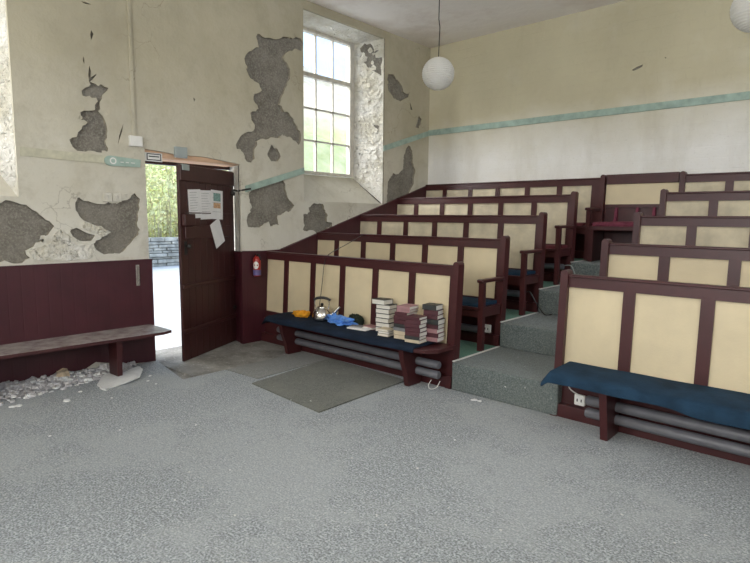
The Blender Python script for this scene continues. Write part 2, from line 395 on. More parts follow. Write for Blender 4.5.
cr = [Z2(3, 0, 0, q) for q in ([(274,90),(280,102),(275,120),(270,104)], [(268,196),(273,215),(272,232),(290,222),(280,236),(268,247),(264,228)], [(240,3),(262,8),(275,14),(258,12)],
      [(370,372),(366,395),(358,420),(354,436),(357,410),(362,392)], [(250,168),(253,178),(253,192),(249,182)], [(580,292),(585,298),(582,306)])]
HA = [rag(p, .030, .03, i) for i, p in enumerate((P1, P3, P4, P8, P9, P10, P11))]+[rag(p, .008, .03, i) for i, p in enumerate((P2, P5, P7, P12))]+[P6]+cr
def rect(a, b, c, d): return [(a, c), (b, c), (b, d), (a, d)]
TH = .034
wa = MB()
outl = rect(YF, YB, 0, ZC)
opens = [rect(*W1), rect(*W2), [(DR[0], -.001), (DR[1], -.001), (DR[1]+.02, 2.10), (3.5, 2.10), (3.3, 2.125), (2.9, 2.12), (DR[0]-.02, 2.13)]]
opens[2] = [(DR[0], 0.0), (DR[1], 0.0), (DR[1]+.01, 2.09), (3.55, 2.11), (3.3, 2.135), (2.95, 2.135), (DR[0]-.01, 2.16)]
skin(wa, outl, opens+HA, lambda u, v, t: (XA-t, u, v), TH, 0, 1, opens)
skin(wa, outl, opens, lambda u, v, t: (XA-TH-t, u, v), 0, 2, 2)
skin(wa, outl, [rect(4.86, 6.0, 2.08, 4.0), rect(.17, 1.33, 2.08, 4.0), rect(2.5, 3.85, 0, 2.16)], lambda u, v, t: (XO-t, u, v), 0, 2, 2)
def reveal(o, i, zt_in, top_mi=3):
    # o: opening at the room face, i: opening at the outer face
    a, b, c, d = o; A, B, Cc, D = i
    wa.add([(XA-TH, a, c), (XA-TH, a, d), (XO, A, D), (XO, A, Cc)], [(0,1,2,3)], 3)
    wa.add([(XA-TH, b, c), (XA-TH, b, d), (XO, B, D), (XO, B, Cc)], [(0,1,2,3)], 3)
    wa.add([(XA-TH, a, d), (XA-TH, b, d), (XO, B, D), (XO, A, D)], [(0,1,2,3)], 0)
    if c > 0: wa.add([(XA-TH, a, c), (XA-TH, b, c), (XO, B, Cc), (XO, A, Cc)], [(0,1,2,3)], 0)
reveal(W2, (.17, 1.33, 2.08, 4.0), 0)
reveal((DR[0], DR[1], 0, 2.10), (2.5, 3.85, 0, 2.16), 0)
# window 1: the far jamb has broken plaster
a, b, c, d = W1
wa.add([(XA-TH, a, c), (XA-TH, a, d), (XO, 4.86, 4.0), (XO, 4.86, 2.08)], [(0,1,2,3)], 3)
wa.add([(XA-TH, a, d), (XA-TH, b, d), (XO, 6.0, 4.0), (XO, 4.86, 4.0)], [(0,1,2,3)], 3)
wa.add([(XA-TH, a, c), (XA-TH, b, c), (XO, 6.0, 2.08), (XO, 4.86, 2.08)], [(0,1,2,3)], 0)
# jamb plane coordinates: u 0 (room) .. 1 (frame)
def jpt(px, py):
    p0 = Vector((XA, b, 0)); dv = Vector((XO, 6.0, 0))-p0; nn = Vector((dv.y, -dv.x, 0)); dd = ray(px, py)
    t = (p0-CAM).dot(nn)/dd.dot(nn); P = CAM+dd*t; u = (P-p0).dot(dv)/dv.length_squared; return (u, P.z)
JT = rag([jpt(340+x/3.31, 30+y/3.31) for x, y in [(66,62),(82,48),(100,45),(112,60),(135,72),(141,100),(135,120),(137,150),(118,140),(92,124),(75,104),(84,84),(70,72)]], .02, .05, 3)
J2 = [jpt(340+x/3.31, 30+y/3.31) for x, y in [(96,335),(105,318),(118,312),(130,318),(126,335),(112,345)]]
def j3(u, v, t):
    nrm = Vector((6.0-b, -(XO-XA), 0)).normalized()*-1
    return Vector((XA-.001, b, 0)).lerp(Vector((XO, 6.0, 0)), u)+Vector((0, 0, v))-nrm*(-t)
zlo = lambda u: c+(2.08-c)*u
zhi = lambda u: d+(4.0-d)*u
skin(wa, [(0, zlo(0)), (1, zlo(1)), (1, zhi(1)), (0, zhi(0))], [JT, J2], lambda u, v, t: tuple(j3(u, v, 0)+Vector((0.3*t, t, 0))), .02, 3, 1)
wa.add([tuple(j3(0, c, 0)+Vector((.006, .02, 0))), tuple(j3(1, 2.08, 0)+Vector((.006, .02, 0))), tuple(j3(1, 4.0, 0)+Vector((.006, .02, 0))), tuple(j3(0, d, 0)+Vector((.006, .02, 0)))], [(0,1,2,3)], 2)
struct(wa.build('wall_left', ['paintA', 'edge', 'render', 'jamb']))
# curled paint flakes on jamb and around the holes
fl = MB(); rnd = random.Random(3)
def flake(P, U, V, N, s, mi=0):
    k = 6; pts = []; ph = rnd.random()*6
    cs = [(math.cos(2*PI*i/k+ph)*s*rnd.uniform(.5, 1.3), math.sin(2*PI*i/k+ph)*s*rnd.uniform(.5, 1.3)) for i in range(k)]
    dr = rnd.random()*6.28; lift = rnd.uniform(.1, .45)
    vs = [P+N*.003]+[P+U*x+V*y+N*(.003+max(0, (x*math.cos(dr)+y*math.sin(dr)))*lift) for x, y in cs]
    fl.add(vs, [(0, 1+i, 1+(i+1) % k) for i in range(k)], mi)
jn = Vector((-.5, -.85, 0)).normalized(); jn = Vector((.49, -.87, 0)).normalized(); ju = Vector((XO-XA, 6.0-b, 0)).normalized()
for i in range(110):
    u = rnd.uniform(.14, .92); z = rnd.uniform(zlo(u)+.05, zhi(u)-.1)
    if abs(noise.noise(Vector((u*2, z*1.5, 4)))) < .06: continue
    P = j3(u, z, 0)
    flake(P, ju, Vector((0, 0, 1)), jn, rnd.uniform(.02, .075), 1)
for H in HA[:11]:
    for i in range(len(H)//3):
        p = H[rnd.randrange(len(H))]; q = (p[0]+rnd.uniform(-.03, .03), p[1]+rnd.uniform(-.03, .03))
        if inpoly(q[0], q[1], H) or any(o[0][0]-.05 < q[0] < o[1][0]+.05 and o[0][1]-.05 < q[1] < o[2][1]+.05 for o in opens): continue
        flake(Vector((XA, q[0], q[1])), Vector((0, 1, 0)), Vector((0, 0, 1)), Vector((1, 0, 0)), rnd.uniform(.012, .035), 0)
# white limewash sheets left standing in the lower wall
o = fl.build('wall_left', ['paintA', 'jamb']); struct(o)

# ------------------------------------------------------------------ other walls, ceiling
wb = MB(); oB = rect(XA, XR, 0, ZC)
hB = [[wallB(400+x/2.143, y/2.143) for x, y in q] for q in ([(497,150),(508,143),(521,138),(519,143),(508,149),(500,152)], [(567,122),(571,123),(569,126)])]
skin(wb, oB, hB, lambda u, v, t: (u, YB+t, v), .01, 0, 1)
wb.add([(XA-.45, YB+.011, -.2), (XR+.3, YB+.011, -.2), (XR+.3, YB+.011, ZC+.2), (XA-.45, YB+.011, ZC+.2)], [(0,1,2,3)], 2)
struct(wb.build('wall_back', ['paintB', 'edge', 'render']))
FILL_RWIN = [(4.69, 6.20, 1.75, 3.95), (1.6, 3.1, 1.75, 3.95), (-1.6, -.1, 1.75, 3.95)]  # unseen windows, put in as places for fill lamps
wr = MB(); skin(wr, rect(YF, YB, 0, ZC), [rect(*w) for w in FILL_RWIN], lambda u, v, t: (XR+t, u, v), .3, 0, 0); struct(wr.build('wall_right', ['paintA']))
FILL_FWIN = [(-4.6, -3.1, 1.5, 3.9), (-1.6, -.1, 1.5, 3.9)]  # invented windows behind the camera, added to hold the frontal fill lamps
wf = MB(); skin(wf, rect(XA, XR, 0, ZC), [rect(*w) for w in FILL_FWIN], lambda u, v, t: (u, YF-t, v), .3, 0, 0); struct(wf.build('wall_front', ['paintA']))
cl = MB()
N = 40
for i in range(N+1):
    for j in range(N+1):
        x = XA-.05+(XR-XA+.1)*i/N; y = YF-.05+(YB-YF+.1)*j/N
        cl.v.append((x, y, ZC+.012*noise.noise(Vector((x*.8, y*.8, 1)))))
cl.add([], []); cl.f = [(i*(N+1)+j, i*(N+1)+j+1, (i+1)*(N+1)+j+1, (i+1)*(N+1)+j) for i in range(N) for j in range(N)]; cl.mi = [0]*len(cl.f)
cl.box(XO-.1, XR+.35, YF-.35, YB+.35, ZC+.02, ZC+.2, 0)
struct(cl.build('ceiling', ['ceiling']))

# ------------------------------------------------------------------ floor and raked platforms
CX = -4.645   # carpet edge
fm = MB()
fm.box(XO, XR+.3, YF-.3, YB+.3, -.25, -.02, 1)                 # slab
fm.box(XA-.42, CX, 2.62, 3.99, -.02, -.004, 1)
fm.box(CX, XR, YF, 3.99, -.02, .0, 0); fm.box(XA, CX, YF, 2.45, -.02, 0, 0)
fm.prism([(XA, 2.45), (CX, 2.45), (CX, 2.5), (XA, 2.66)], 2, -.02, 0, 0)
struct(fm.build('floor', ['carpet', 'concrete']))
LV = [0, .245, .485, .74, .99]
YR = [None, 3.98, 4.80, 5.61, 6.42]
XL, XE = -2.675, -1.745
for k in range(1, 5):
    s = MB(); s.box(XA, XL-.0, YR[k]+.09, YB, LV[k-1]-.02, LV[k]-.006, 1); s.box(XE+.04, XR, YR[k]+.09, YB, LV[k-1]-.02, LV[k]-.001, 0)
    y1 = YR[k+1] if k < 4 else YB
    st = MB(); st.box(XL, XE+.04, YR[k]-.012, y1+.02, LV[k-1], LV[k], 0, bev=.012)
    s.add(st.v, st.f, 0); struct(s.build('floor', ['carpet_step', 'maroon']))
pos = ['behind the front pew', 'behind the second pew', 'behind the third pew', 'before the back wall bench']
for k in range(1, 5):
    y1 = YR[k+1] if k < 4 else YB
    g = MB(); g.box(XA+.01, XL-.012, YR[k]+.10, y1-.03, LV[k]-.004, LV[k]+.006, 0, bev=.004)
    tag(g.build('carpet_strip', 'green'), 'bright green carpet strip on the left platform ' + pos[k-1], 'carpet')
    e = MB(); e.box(XL-.012, XL+.008, YR[k]+.01, y1-.005, LV[k], LV[k]+.008, 0)
    struct(e.build('trim_%d' % (k+10), 'white'))
mt = MB()
q = [flr(252,384), flr(319,413), flr(406,381), flr(331,359)]
mt.prism(q, 2, .0, .010)
tag(mt.build('floor_mat', 'mat'), 'dark olive rectangular mat on the carpet before the front left bench', 'mat')
oc = MB(); oc.prism([(CX+.005, 2.95), (-4.16, 2.98), (-4.22, 3.96), (CX+.005, 3.96)], 2, 0, .006)
tag(oc.build('carpet_offcut', 'carpet_old'), 'dirty grey carpet piece between olive mat and bare concrete', 'carpet')

# ------------------------------------------------------------------ dado, bands, trims on the left wall
d1 = MB()
pts = [(YF, 0.0)]
bot = [(-1, 0), (1.2, .0), (1.35, .012), (1.6, .018), (1.7, .07), (1.8, .045), (1.95, .05), (2.05, .1), (2.2, .06), (2.3, .02), (2.645, .0)]
pts += bot+[(2.645, 1.05), (YF, 1.06)]
d1.prism(pts, 0, XA, XA+.022); d1.box(XA, XA+.03, YF, 2.645, 1.045, 1.062)
struct(d1.build('trim_1', 'maroon_dado'))
lw = MB(); lw.prism(rag([wallA(x/2.68, 60+y/2.68) for x, y in [(75,512),(110,500),(135,490),(150,460),(165,452),(185,474),(200,495),(250,492),(254,515),(235,534),(150,538),(90,537)]], .02, .04, 8), 0, XA-.002, XA+.006)
lw.prism(rag([wallA(x/2.68, 60+y/2.68) for x, y in [(225,432),(262,447),(296,460),(275,473),(250,462),(222,450)]], .012, .03, 8), 0, XA-.002, XA+.012)
struct(lw.build('wall_left', 'jamb'))
d2 = MB(); d2.prism([(3.74, 0), (4.02, 0), (4.02, 1.09), (3.74, 1.10)], 0, XA, XA+.022)
d2.box(XA-.40, XA+.001, 3.735, 3.75, 0, 1.09, fn=lambda v: (v[0], v[1]+(XA-v[0])*.27-.02, v[2]))
d2.box(XA-.03, XA+.026, 3.715, 3.755, 0, 1.095)
d2.prism([(4.02, .1), (7.3, .9), (7.3, 2.02), (7.25, 2.015), (4.36, 1.10), (4.02, 1.09)], 0, XA, XA+.022)
d2.prism([(4.30, 1.075), (7.3, 2.0), (7.3, 2.03), (4.30, 1.105)], 0, XA, XA+.04)
struct(d2.build('trim_2', 'maroon_dado'))
b1 = MB(); b1.box(XA-.02, YB and XR, YB-.018, YB+.0, 2.808, 2.893, bev=.004); struct(b1.build('trim_3', 'teal'))
def slab(p0, p1, h, mat, nm, t=.014):
    s = MB(); s.prism([(p0[0], p0[1]-h/2), (p1[0], p1[1]-h/2), (p1[0], p1[1]+h/2), (p0[0], p0[1]+h/2)], 0, XA-.002, XA+t); return struct(s.build(nm, mat))
slab((3.80, 1.815), (4.685, 2.085), .075, 'teal', 'trim_4')
slab((6.21, 2.505), (7.31, 2.85), .08, 'teal', 'trim_5')
slab((1.53, 2.035), (2.24, 2.02), .075, 'teal_faded', 'trim_6', .008)

# ------------------------------------------------------------------ windows
def window(nm, y0, y1, z0, z1, cols):
    e = empty(nm, (XO, (y0+y1)/2, z0)); struct(e)
    f = MB()
    fr = .045
    for q in ((y0, y0+fr, z0, z1), (y1-.085, y1, z0, z1), (y0+fr-.002, y1-.083, z0, z0+fr), (y0+fr-.002, y1-.083, z1-fr, z1)): f.box(XO-.05, XO+.03, *q, bev=.006)
    zt = z0+(z1-z0)*.69
    f.box(XO-.045, XO+.026, y0+fr-.002, y1-.083, zt-.028, zt+.028, bev=.006)
    w = (y1-y0-fr-.085)/cols
    for i in range(1, cols): f.box(XO-.03, XO+.008, y0+fr+i*w-.011, y0+fr+i*w+.011, z0, z1)
    for z in (z0+(zt-z0)*.345, z0+(zt-z0)*.67): f.box(XO-.03, XO+.008, y0+fr-.002, y1-.083, z-.011, z+.011)
    o = part(f, 'window_frame', 'frame', e); 
    g = MB(); g.box(XO-.014, XO-.010, y0+fr, y1-fr, z0+fr, z1-fr); part(g, 'glass', 'glass', e)
    return e
window('window_1', 4.90, 5.995, 2.085, 4.01, 3)
window('window_2', .20, 1.30, 2.085, 4.01, 3)
def fill_window(nm, x0, x1, y0, y1, z0, z1, ax):  # frame for the added windows out of view
    f = MB(); n = 4
    def bx(a0, a1, c0, c1):
        if ax == 0: f.box(x0, x1, a0, a1, c0, c1)
        else: f.box(a0, a1, y0, y1, c0, c1)
    a0, a1 = (y0, y1) if ax == 0 else (x0, x1)
    for q in ((a0, a0+.05, z0, z1), (a1-.05, a1, z0, z1), (a0, a1, z0, z0+.05), (a0, a1, z1-.05, z1)): bx(*q)
    for i in range(1, n): bx(a0+(a1-a0)*i/n-.012, a0+(a1-a0)*i/n+.012, z0, z1); bx(a0, a1, z0+(z1-z0)*i/n-.012, z0+(z1-z0)*i/n+.012)
    struct(f.build(nm, 'frame'))
for i, w in enumerate(FILL_RWIN): fill_window('window_%d' % (i+3), XR+.2, XR+.25, w[0], w[1], w[2], w[3], 0)  # added right-wall windows, never in view
for i, w in enumerate(FILL_FWIN): fill_window('window_%d' % (i+6), w[0], w[1], YF-.25, YF-.2, w[2], w[3], 1)  # invented front-wall windows, never in view

# ------------------------------------------------------------------ door
H = Vector((-5.70, 3.775, 0)); F = Vector((-5.225, 2.825, 0)); DU = (F-H).normalized(); DW = (F-H).length
DN = Vector((DU.y, -DU.x, 0))
if DN.dot(CAM-H) < 0: DN = -DN
dr = empty('door_1', H); struct(dr)
def dmap(u, n, z): return tuple(H+DU*u+DN*n+Vector((0, 0, z)))
dfn = lambda v: dmap(v[0], v[1], v[2])
leaf = MB(); nb = 9; pw = DW/nb
for i in range(nb): leaf.box(i*pw+.002, (i+1)*pw-.002, -.018, .012, -.001, 2.02, fn=dfn, bev=.005)
leaf.box(0.003, DW-.003, -.016, .004, .014, 2.018, fn=dfn)
part(leaf, 'door_leaf', 'door', dr)
for z, h, u0, u1 in ((1.93, .16, .02, 1.06), (1.33, .13, .1, 1.0), (1.17+.36, .012, .05, 1.0), (.78, .045, .02, 1.06), (.31, .045, .02, 1.06)):
    l = MB(); l.box(u0, u1, .012, .034 if h > .02 else .02, z-h/2, z+h/2, fn=dfn, bev=.008); part(l, 'ledge', 'door', dr)
l = MB(); l.box(.86, 1.04, .012, .06, 1.40, 1.52, fn=dfn, bev=.008); part(l, 'lock_box', 'door', dr)
kn = MB(); kn.tube([dmap(.98, .012, 1.19), dmap(.98, .04, 1.19), dmap(.98, .055, 1.19), dmap(.98, .075, 1.19)], [.012, .012, .026, .018], 12); part(kn, 'knob', 'iron', dr, True)
kp = MB(); kp.box(.955, 1.005, .012, .017, 1.10, 1.24, fn=dfn, bev=.002); part(kp, 'keyhole_plate', 'iron', dr)
for z in (1.76, .42):
    h = MB(); h.box(0, .1, .034, .042, z-.02, z+.02, fn=dfn); h.tube([dmap(-.01, .03, z-.06), dmap(-.01, .03, z+.06)], .014); part(h, 'hinge', 'iron', dr)
def sheet(u, z, w, h, rot, lab, lines, colour=False, off=.014):
    P = dmap(u, off, z); e = empty('notice_sheet', P)
    s = MB(); cr_, sr = math.cos(rot), math.sin(rot)
    def m(x, zz, n): return tuple(Vector(P)-DU*(x*cr_-zz*sr)+Vector((0, 0, x*sr+zz*cr_))+DN*n)
    def bx(mb, a, b_, c_, d_, n0, n1): mb.box(a, b_, n0, n1, c_, d_, fn=lambda v: m(v[0], v[2], v[1]))
    bx(s, -w/2, w/2, -h/2, h/2, 0, .0015); part(s, 'sheet', 'paper', e)
    t = MB()
    for k in range(lines):
        zz = h*.40-k*(h*.8/lines); bx(t, -w*.38, w*random.uniform(.1, .38), zz-.0035, zz, .0016, .0022)
    part(t, 'print', 'ink', e)
    if colour:
        p1 = MB(); bx(p1, -w*.30, w*.3, h*.12, h*.40, .0022, .003); part(p1, 'green_picture', plain('print_green', (.22, .36, .33), .7, .5, 60), e)
        p2 = MB(); bx(p2, -w*.3, w*.3, -h*.12, h*.06, .0022, .003); part(p2, 'orange_picture', plain('print_orange', (.6, .38, .22), .7, .4, 60), e)
    tag(e, lab, 'paper notice', 'notices pinned to the door'); return e
sheet(.80, 1.625, .225, .30, .06, 'leftmost white printed notice pinned on the maroon door', 9)
sheet(.59, 1.62, .24, .31, .03, 'middle white printed notice pinned on the maroon door', 9, off=.017)
sheet(.385, 1.625, .24, .32, -.03, 'white notice with green and orange pictures on the maroon door', 5, True, off=.020)
sheet(.41, 1.31, .20, .29, .42, 'crooked white sheet hanging tilted below the other door notices', 0, off=.036)
# lintel, sign, alarm contacts
li = MB(); li.box(XA-.36, XA-.04, 2.60, 3.78, 2.082, 2.20, bev=.006)
struct(li.build('trim_7', 'timber'))
li = MB(); li.box(XA-.42, XA-.34, 2.55, 3.82, 2.05, 2.14, 0); struct(li.build('trim_8', 'door'))
sg = empty('exit_sign', (-5.51, 2.72, 2.05))
s = MB(); s.box(-5.518, -5.503, 2.635, 2.815, 2.045, 2.13, bev=.003); part(s, 'plate', 'white', sg)
s = MB()
for q in ((2.65, 2.80, 2.113, 2.121), (2.65, 2.80, 2.055, 2.063), (2.65, 2.658, 2.055, 2.121), (2.792, 2.80, 2.055, 2.121), (2.67, 2.78, 2.088, 2.098)): s.box(-5.505, -5.500, *q)
part(s, 'border', 'black', sg)
tag(sg, 'small white sign with black border under the door lintel', 'sign')
g = MB(); g.box(-5.475, -5.435, 2.925, 3.06, 2.10, 2.21, bev=.005)
tag(g.build('alarm_contact', 'grey'), 'larger grey box fixed over the door head, on the wall', 'contact box')
g = MB(); g.box(-5.19, -5.15, 2.85, 2.96, 1.945, 2.01, bev=.004)
P = dmap(1.0, .03, 1.975)
g = MB(); g.box(.92, 1.035, .012, .045, 1.955, 2.015, fn=dfn, bev=.004)
tag(g.build('alarm_contact', 'grey'), 'smaller grey box fixed on the door top beneath the larger one', 'contact box')
# latch bracket on right jamb
g = MB(); g.tube([(-5.5, 3.70, 1.79), (-5.47, 3.64, 1.795), (-5.44, 3.60, 1.785), (-5.43, 3.60, 1.75)], .012)
g.tube([(-5.5, 3.72, 1.79), (-5.46, 3.80, 1.81), (-5.46, 3.86, 1.82)], .010)
tag(g.build('iron_hook', 'iron', smooth=True), 'black iron hook on the right side of the doorway', 'hook')

# ------------------------------------------------------------------ fittings on the left wall
g = MB(); g.box(XA, XA+.022, 2.495, 2.53, 2.26, ZC-.01, bev=.005)
tag(g.build('cable_conduit', 'paintA'), 'cream cable conduit running from ceiling down to the switch box', 'conduit')
g = MB(); g.box(XA, XA+.045, 2.46, 2.585, 2.17, 2.27, bev=.006)
tag(g.build('junction_box', 'white'), 'small pale box at the foot of the conduit, left of doorway', 'box')
sg = empty('teal_plaque', (XA, 2.37, 2.0))
s = MB(); pl_ = [(2.28+.06*math.cos(t), 2.015+.048*math.sin(t)) for t in [PI/2+i*PI/8 for i in range(9)]]+[(2.56, 1.972), (2.57, 2.045)]
s.prism(pl_, 0, XA, XA+.016); part(s, 'plate', 'teal', sg)
s = MB()
for i in range(20):
    t0, t1 = 2*PI*i/20, 2*PI*(i+1)/20
    s.add([(XA+.018, 2.30+r*math.cos(t), 2.015+r*math.sin(t)) for r, t in ((.020, t0), (.032, t0), (.032, t1), (.020, t1))], [(0,1,2,3)])
part(s, 'ring', 'white', sg)
for a, b_ in ((2.37, 2.40), (2.42, 2.45), (2.47, 2.51)): s = MB(); s.box(XA+.015, XA+.018, a, b_, 2.004, 2.012); part(s, 'mark', 'white', sg)
tag(sg, 'teal plaque with round pale ring on the wall left of doorway', 'plaque')
for i, (y, lab) in enumerate(((2.235, 'left of two square cream switch plates on the flaking wall'), (2.325, 'right of two square cream switch plates on the flaking wall'))):
    e = empty('switch_plate', (XA, y, 1.67)); s = MB(); s.box(XA, XA+.012, y-.042, y+.042, 1.628, 1.712, bev=.004); part(s, 'plate', 'paintA', e)
    s = MB(); s.box(XA+.012, XA+.02, y-.012, y+.012, 1.652, 1.688, bev=.003); part(s, 'rocker', 'frame', e)
    tag(e, lab, 'switch', 'switch plates by the doorway')
e = empty('door_bolt', (XA+.03, 2.49, .8))
s = MB(); s.box(XA+.022, XA+.028, 2.472, 2.508, .80, 1.01, bev=.002); part(s, 'plate', 'dirtchrome', e)
s = MB(); s.tube([(XA+.036, 2.49, .81), (XA+.036, 2.49, 1.0)], .007); s.tube([(XA+.036, 2.49, .86), (XA+.06, 2.49, .86)], .007); part(s, 'rod', 'chrome', e, True)
tag(e, 'steel bolt plate screwed upright on maroon boarding left of doorway', 'bolt')
# extinguisher
e = empty('fire_extinguisher', (-5.40, 3.895, .80))
s = MB(); s.lathe([(.040, 0), (.045, .01), (.045, .19), (.038, .215), (.018, .235), (.018, .25)], (-5.41, 3.895, .80), 20); part(s, 'body', 'exred', e, True)
s = MB(); s.lathe([(.0462, .01), (.0462, .075)], (-5.41, 3.895, .80), 20); part(s, 'lower_label', 'exblue', e, True)
s = MB()
for i in range(12):
    t0, t1 = 2*PI*i/12, 2*PI*(i+1)/12
    q = []
    for t, rr in ((t0, .036), (t1, .036)):
        a_ = math.cos(t)*rr/.047; a_ = a_-.9; q.append((-5.41+.0472*math.cos(a_), 3.895+.0472*math.sin(a_), .93+math.sin(t)*.045))
    s.add([(-5.41+.0474*math.cos(-.9), 3.895+.0474*math.sin(-.9), .93)]+q, [(0,1,2)])
part(s, 'round_label', 'white', e)
s = MB(); s.box(-5.43, -5.36, 3.885, 3.905, 1.045, 1.06); s.box(-5.42, -5.39, 3.88, 3.91, 1.03, 1.05); s.tube([(-5.39, 3.895, 1.04), (-5.36, 3.90, 1.03), (-5.355, 3.91, .99)], .008); part(s, 'valve', 'black', e)
s = MB(); s.box(-5.458, -5.452, 3.87, 3.92, .84, 1.0); part(s, 'bracket', 'black', e)
tag(e, 'small red extinguisher with round white label on the maroon boarding', 'fire extinguisher')

# ------------------------------------------------------------------ wall bench
e = empty('bench', (-5.2, 1.2, 0))
s = MB(); s.prism([(-5.455, YF+.5), (-5.15, YF+.5), (-4.98, 2.50), (-5.02, 2.60), (-5.455, 2.60)], 2, .368, .394); part(s, 'seat_board', 'maroon_dust', e)
s = MB(); s.box(-5.30, -5.28, YF+.5, 2.40, .33, .368, fn=lambda v: (v[0]+.10*max(0, (v[1]+3)/5.5), v[1], v[2])); part(s, 'rail', 'maroon', e)
for y in (2.09, 1.06, -.9):
    s = MB(); s.prism([(-5.25, 0), (-5.07, 0), (-5.06, .368), (-5.25, .368)], 1, y, y+.045); part(s, 'leg', 'maroon', e)
tag(e, 'long dusty maroon bench fixed along the flaking left wall', 'bench')

# ------------------------------------------------------------------ pews
LEAN = .05
def lean(yb, zb, k=LEAN): return lambda v: (v[0], v[1]+yb+k*(v[2]-zb), v[2])
OFF = .055
PANL = [(-5.515+.4665*i, -5.515+.4665*i+.395) for i in range(6)]; PANL[0] = (-5.452, PANL[0][1])
PANR = [(-1.712+.486*i, -1.712+.486*i+.405) for i in range(5)]+[(.718, .985)]
def pew_back(e, pans, x0, x1, yb, zb, H_, zp0, post_x, k=LEAN, pmat='panel', lower=True, postext=0):
    f = lean(yb, zb, k)
    pt, pb = zb+H_-.095, zb+zp0
    s = MB()
    s.box(x0, x1, -.022, .022, pt, zb+H_-.012, fn=f)
    s.box(x0, x1, -.034, .034, zb+H_-.02, zb+H_, fn=f, bev=.006)
    s.box(x0, x1, -.022, .022, pb-.07, pb, fn=f)
    xs = [x0]+[v for p in pans for v in p]+[x1]
    for i in range(0, len(xs), 2):
        if xs[i+1]-xs[i] > .004: s.box(xs[i], xs[i+1], -.022, .022, pb, pt, fn=f)
    if lower: s.box(x0, x1, -.014, .014, zb, pb-.07, fn=f)
    if lower: s.box(x0, x1, -.014-OFF, .014, zb, zb+.10, fn=f, bev=.004)
    part(s, 'back_frame', 'maroon', e)
    for a_, b_ in pans:
        s = MB(); s.box(a_-.006, b_+.006, -.006, .006, pb-.006, pt+.006, fn=f)
        o = part(s, 'panel', pmat, e)
    if post_x is not None:
        s = MB(); w = .029; t = H_+.035
        pr = [(post_x-w, zb), (post_x+w, zb)]+[(post_x+w*math.cos(a_), zb+t-w+w*math.sin(a_)) for a_ in [i*PI/8 for i in range(9)]]
        s.prism(pr, 1, -.05, .042, fn=f); s.box(post_x-w, post_x+w, -OFF-.02, 0, zb, zb+.11, fn=f); part(s, 'end_post', 'maroon', e)
def cloth(x0, x1, yf, yb_, z, mat, name, label, cat='seat cushion', th=.035, over=.05, droopL=0, droopfn=None, group=None, seed=0):
    s = MB(); nx = max(8, int((x1-x0)/.05)); prof = []
    def P(u, x):
        pass
    cols = []
    for i in range(nx+1):
        x = x0+(x1-x0)*i/nx; w = noise.noise(Vector((x*2.5, seed, 0)))*.012; w2 = noise.noise(Vector((x*7, seed, 3)))*.006
        dd = over+w*1.5+(droopfn(x) if droopfn else 0)
        lz = 0
        if droopL and x < x0+droopL: q = 1-(x-x0)/droopL; lz = -.07*q*q
        top = z+th+w*.6+lz
        ring = [(yb_, z+lz), (yb_, top), (yb_-.03, top+.006), ((yf+yb_)/2, top+w2+.004), (yf+.02, top), (yf-.008+w, top-.012), (yf-.02+w, top-.03), (yf-.018+w, z-dd+lz*.5), (yf-.010+w, z-dd+lz*.5), (yf-.006+w, z-.004+lz), (yf+.0, z+lz)]
        cols.append([(x, a_, b_) for a_, b_ in ring])
    n = len(cols[0]); vs = [p for c_ in cols for p in c_]
    fs = [(i*n+k, i*n+(k+1) % n, (i+1)*n+(k+1) % n, (i+1)*n+k) for i in range(nx) for k in range(n)]+[tuple(range(n)), tuple(nx*n+k for k in range(n-1, -1, -1))]
    s.add(vs, fs); o = s.build(name, mat, None, True); tag(o, label, cat, group); return o
rowname = ['front', 'second', 'third', 'fourth', 'back']
YBK = [3.99, 4.80, 5.61, 6.42]
LEFTLAB = ['front left pew with cream panels, holding kettle, bag and stacked books', 'left pew directly behind the front left one, with arm and navy cushion', 'third pew of the left block counting back from the books, with armrest', 'left pew just before the back wall bench, with a red seat cushion']
RIGHTLAB = ['front right pew with cream panels and heating pipes beneath its bench', 'right pew directly behind the front right one, its rail above it', 'third right pew from the front, with grey-stained cream panels', 'right pew nearest the back wall bench, with worn pale panels']
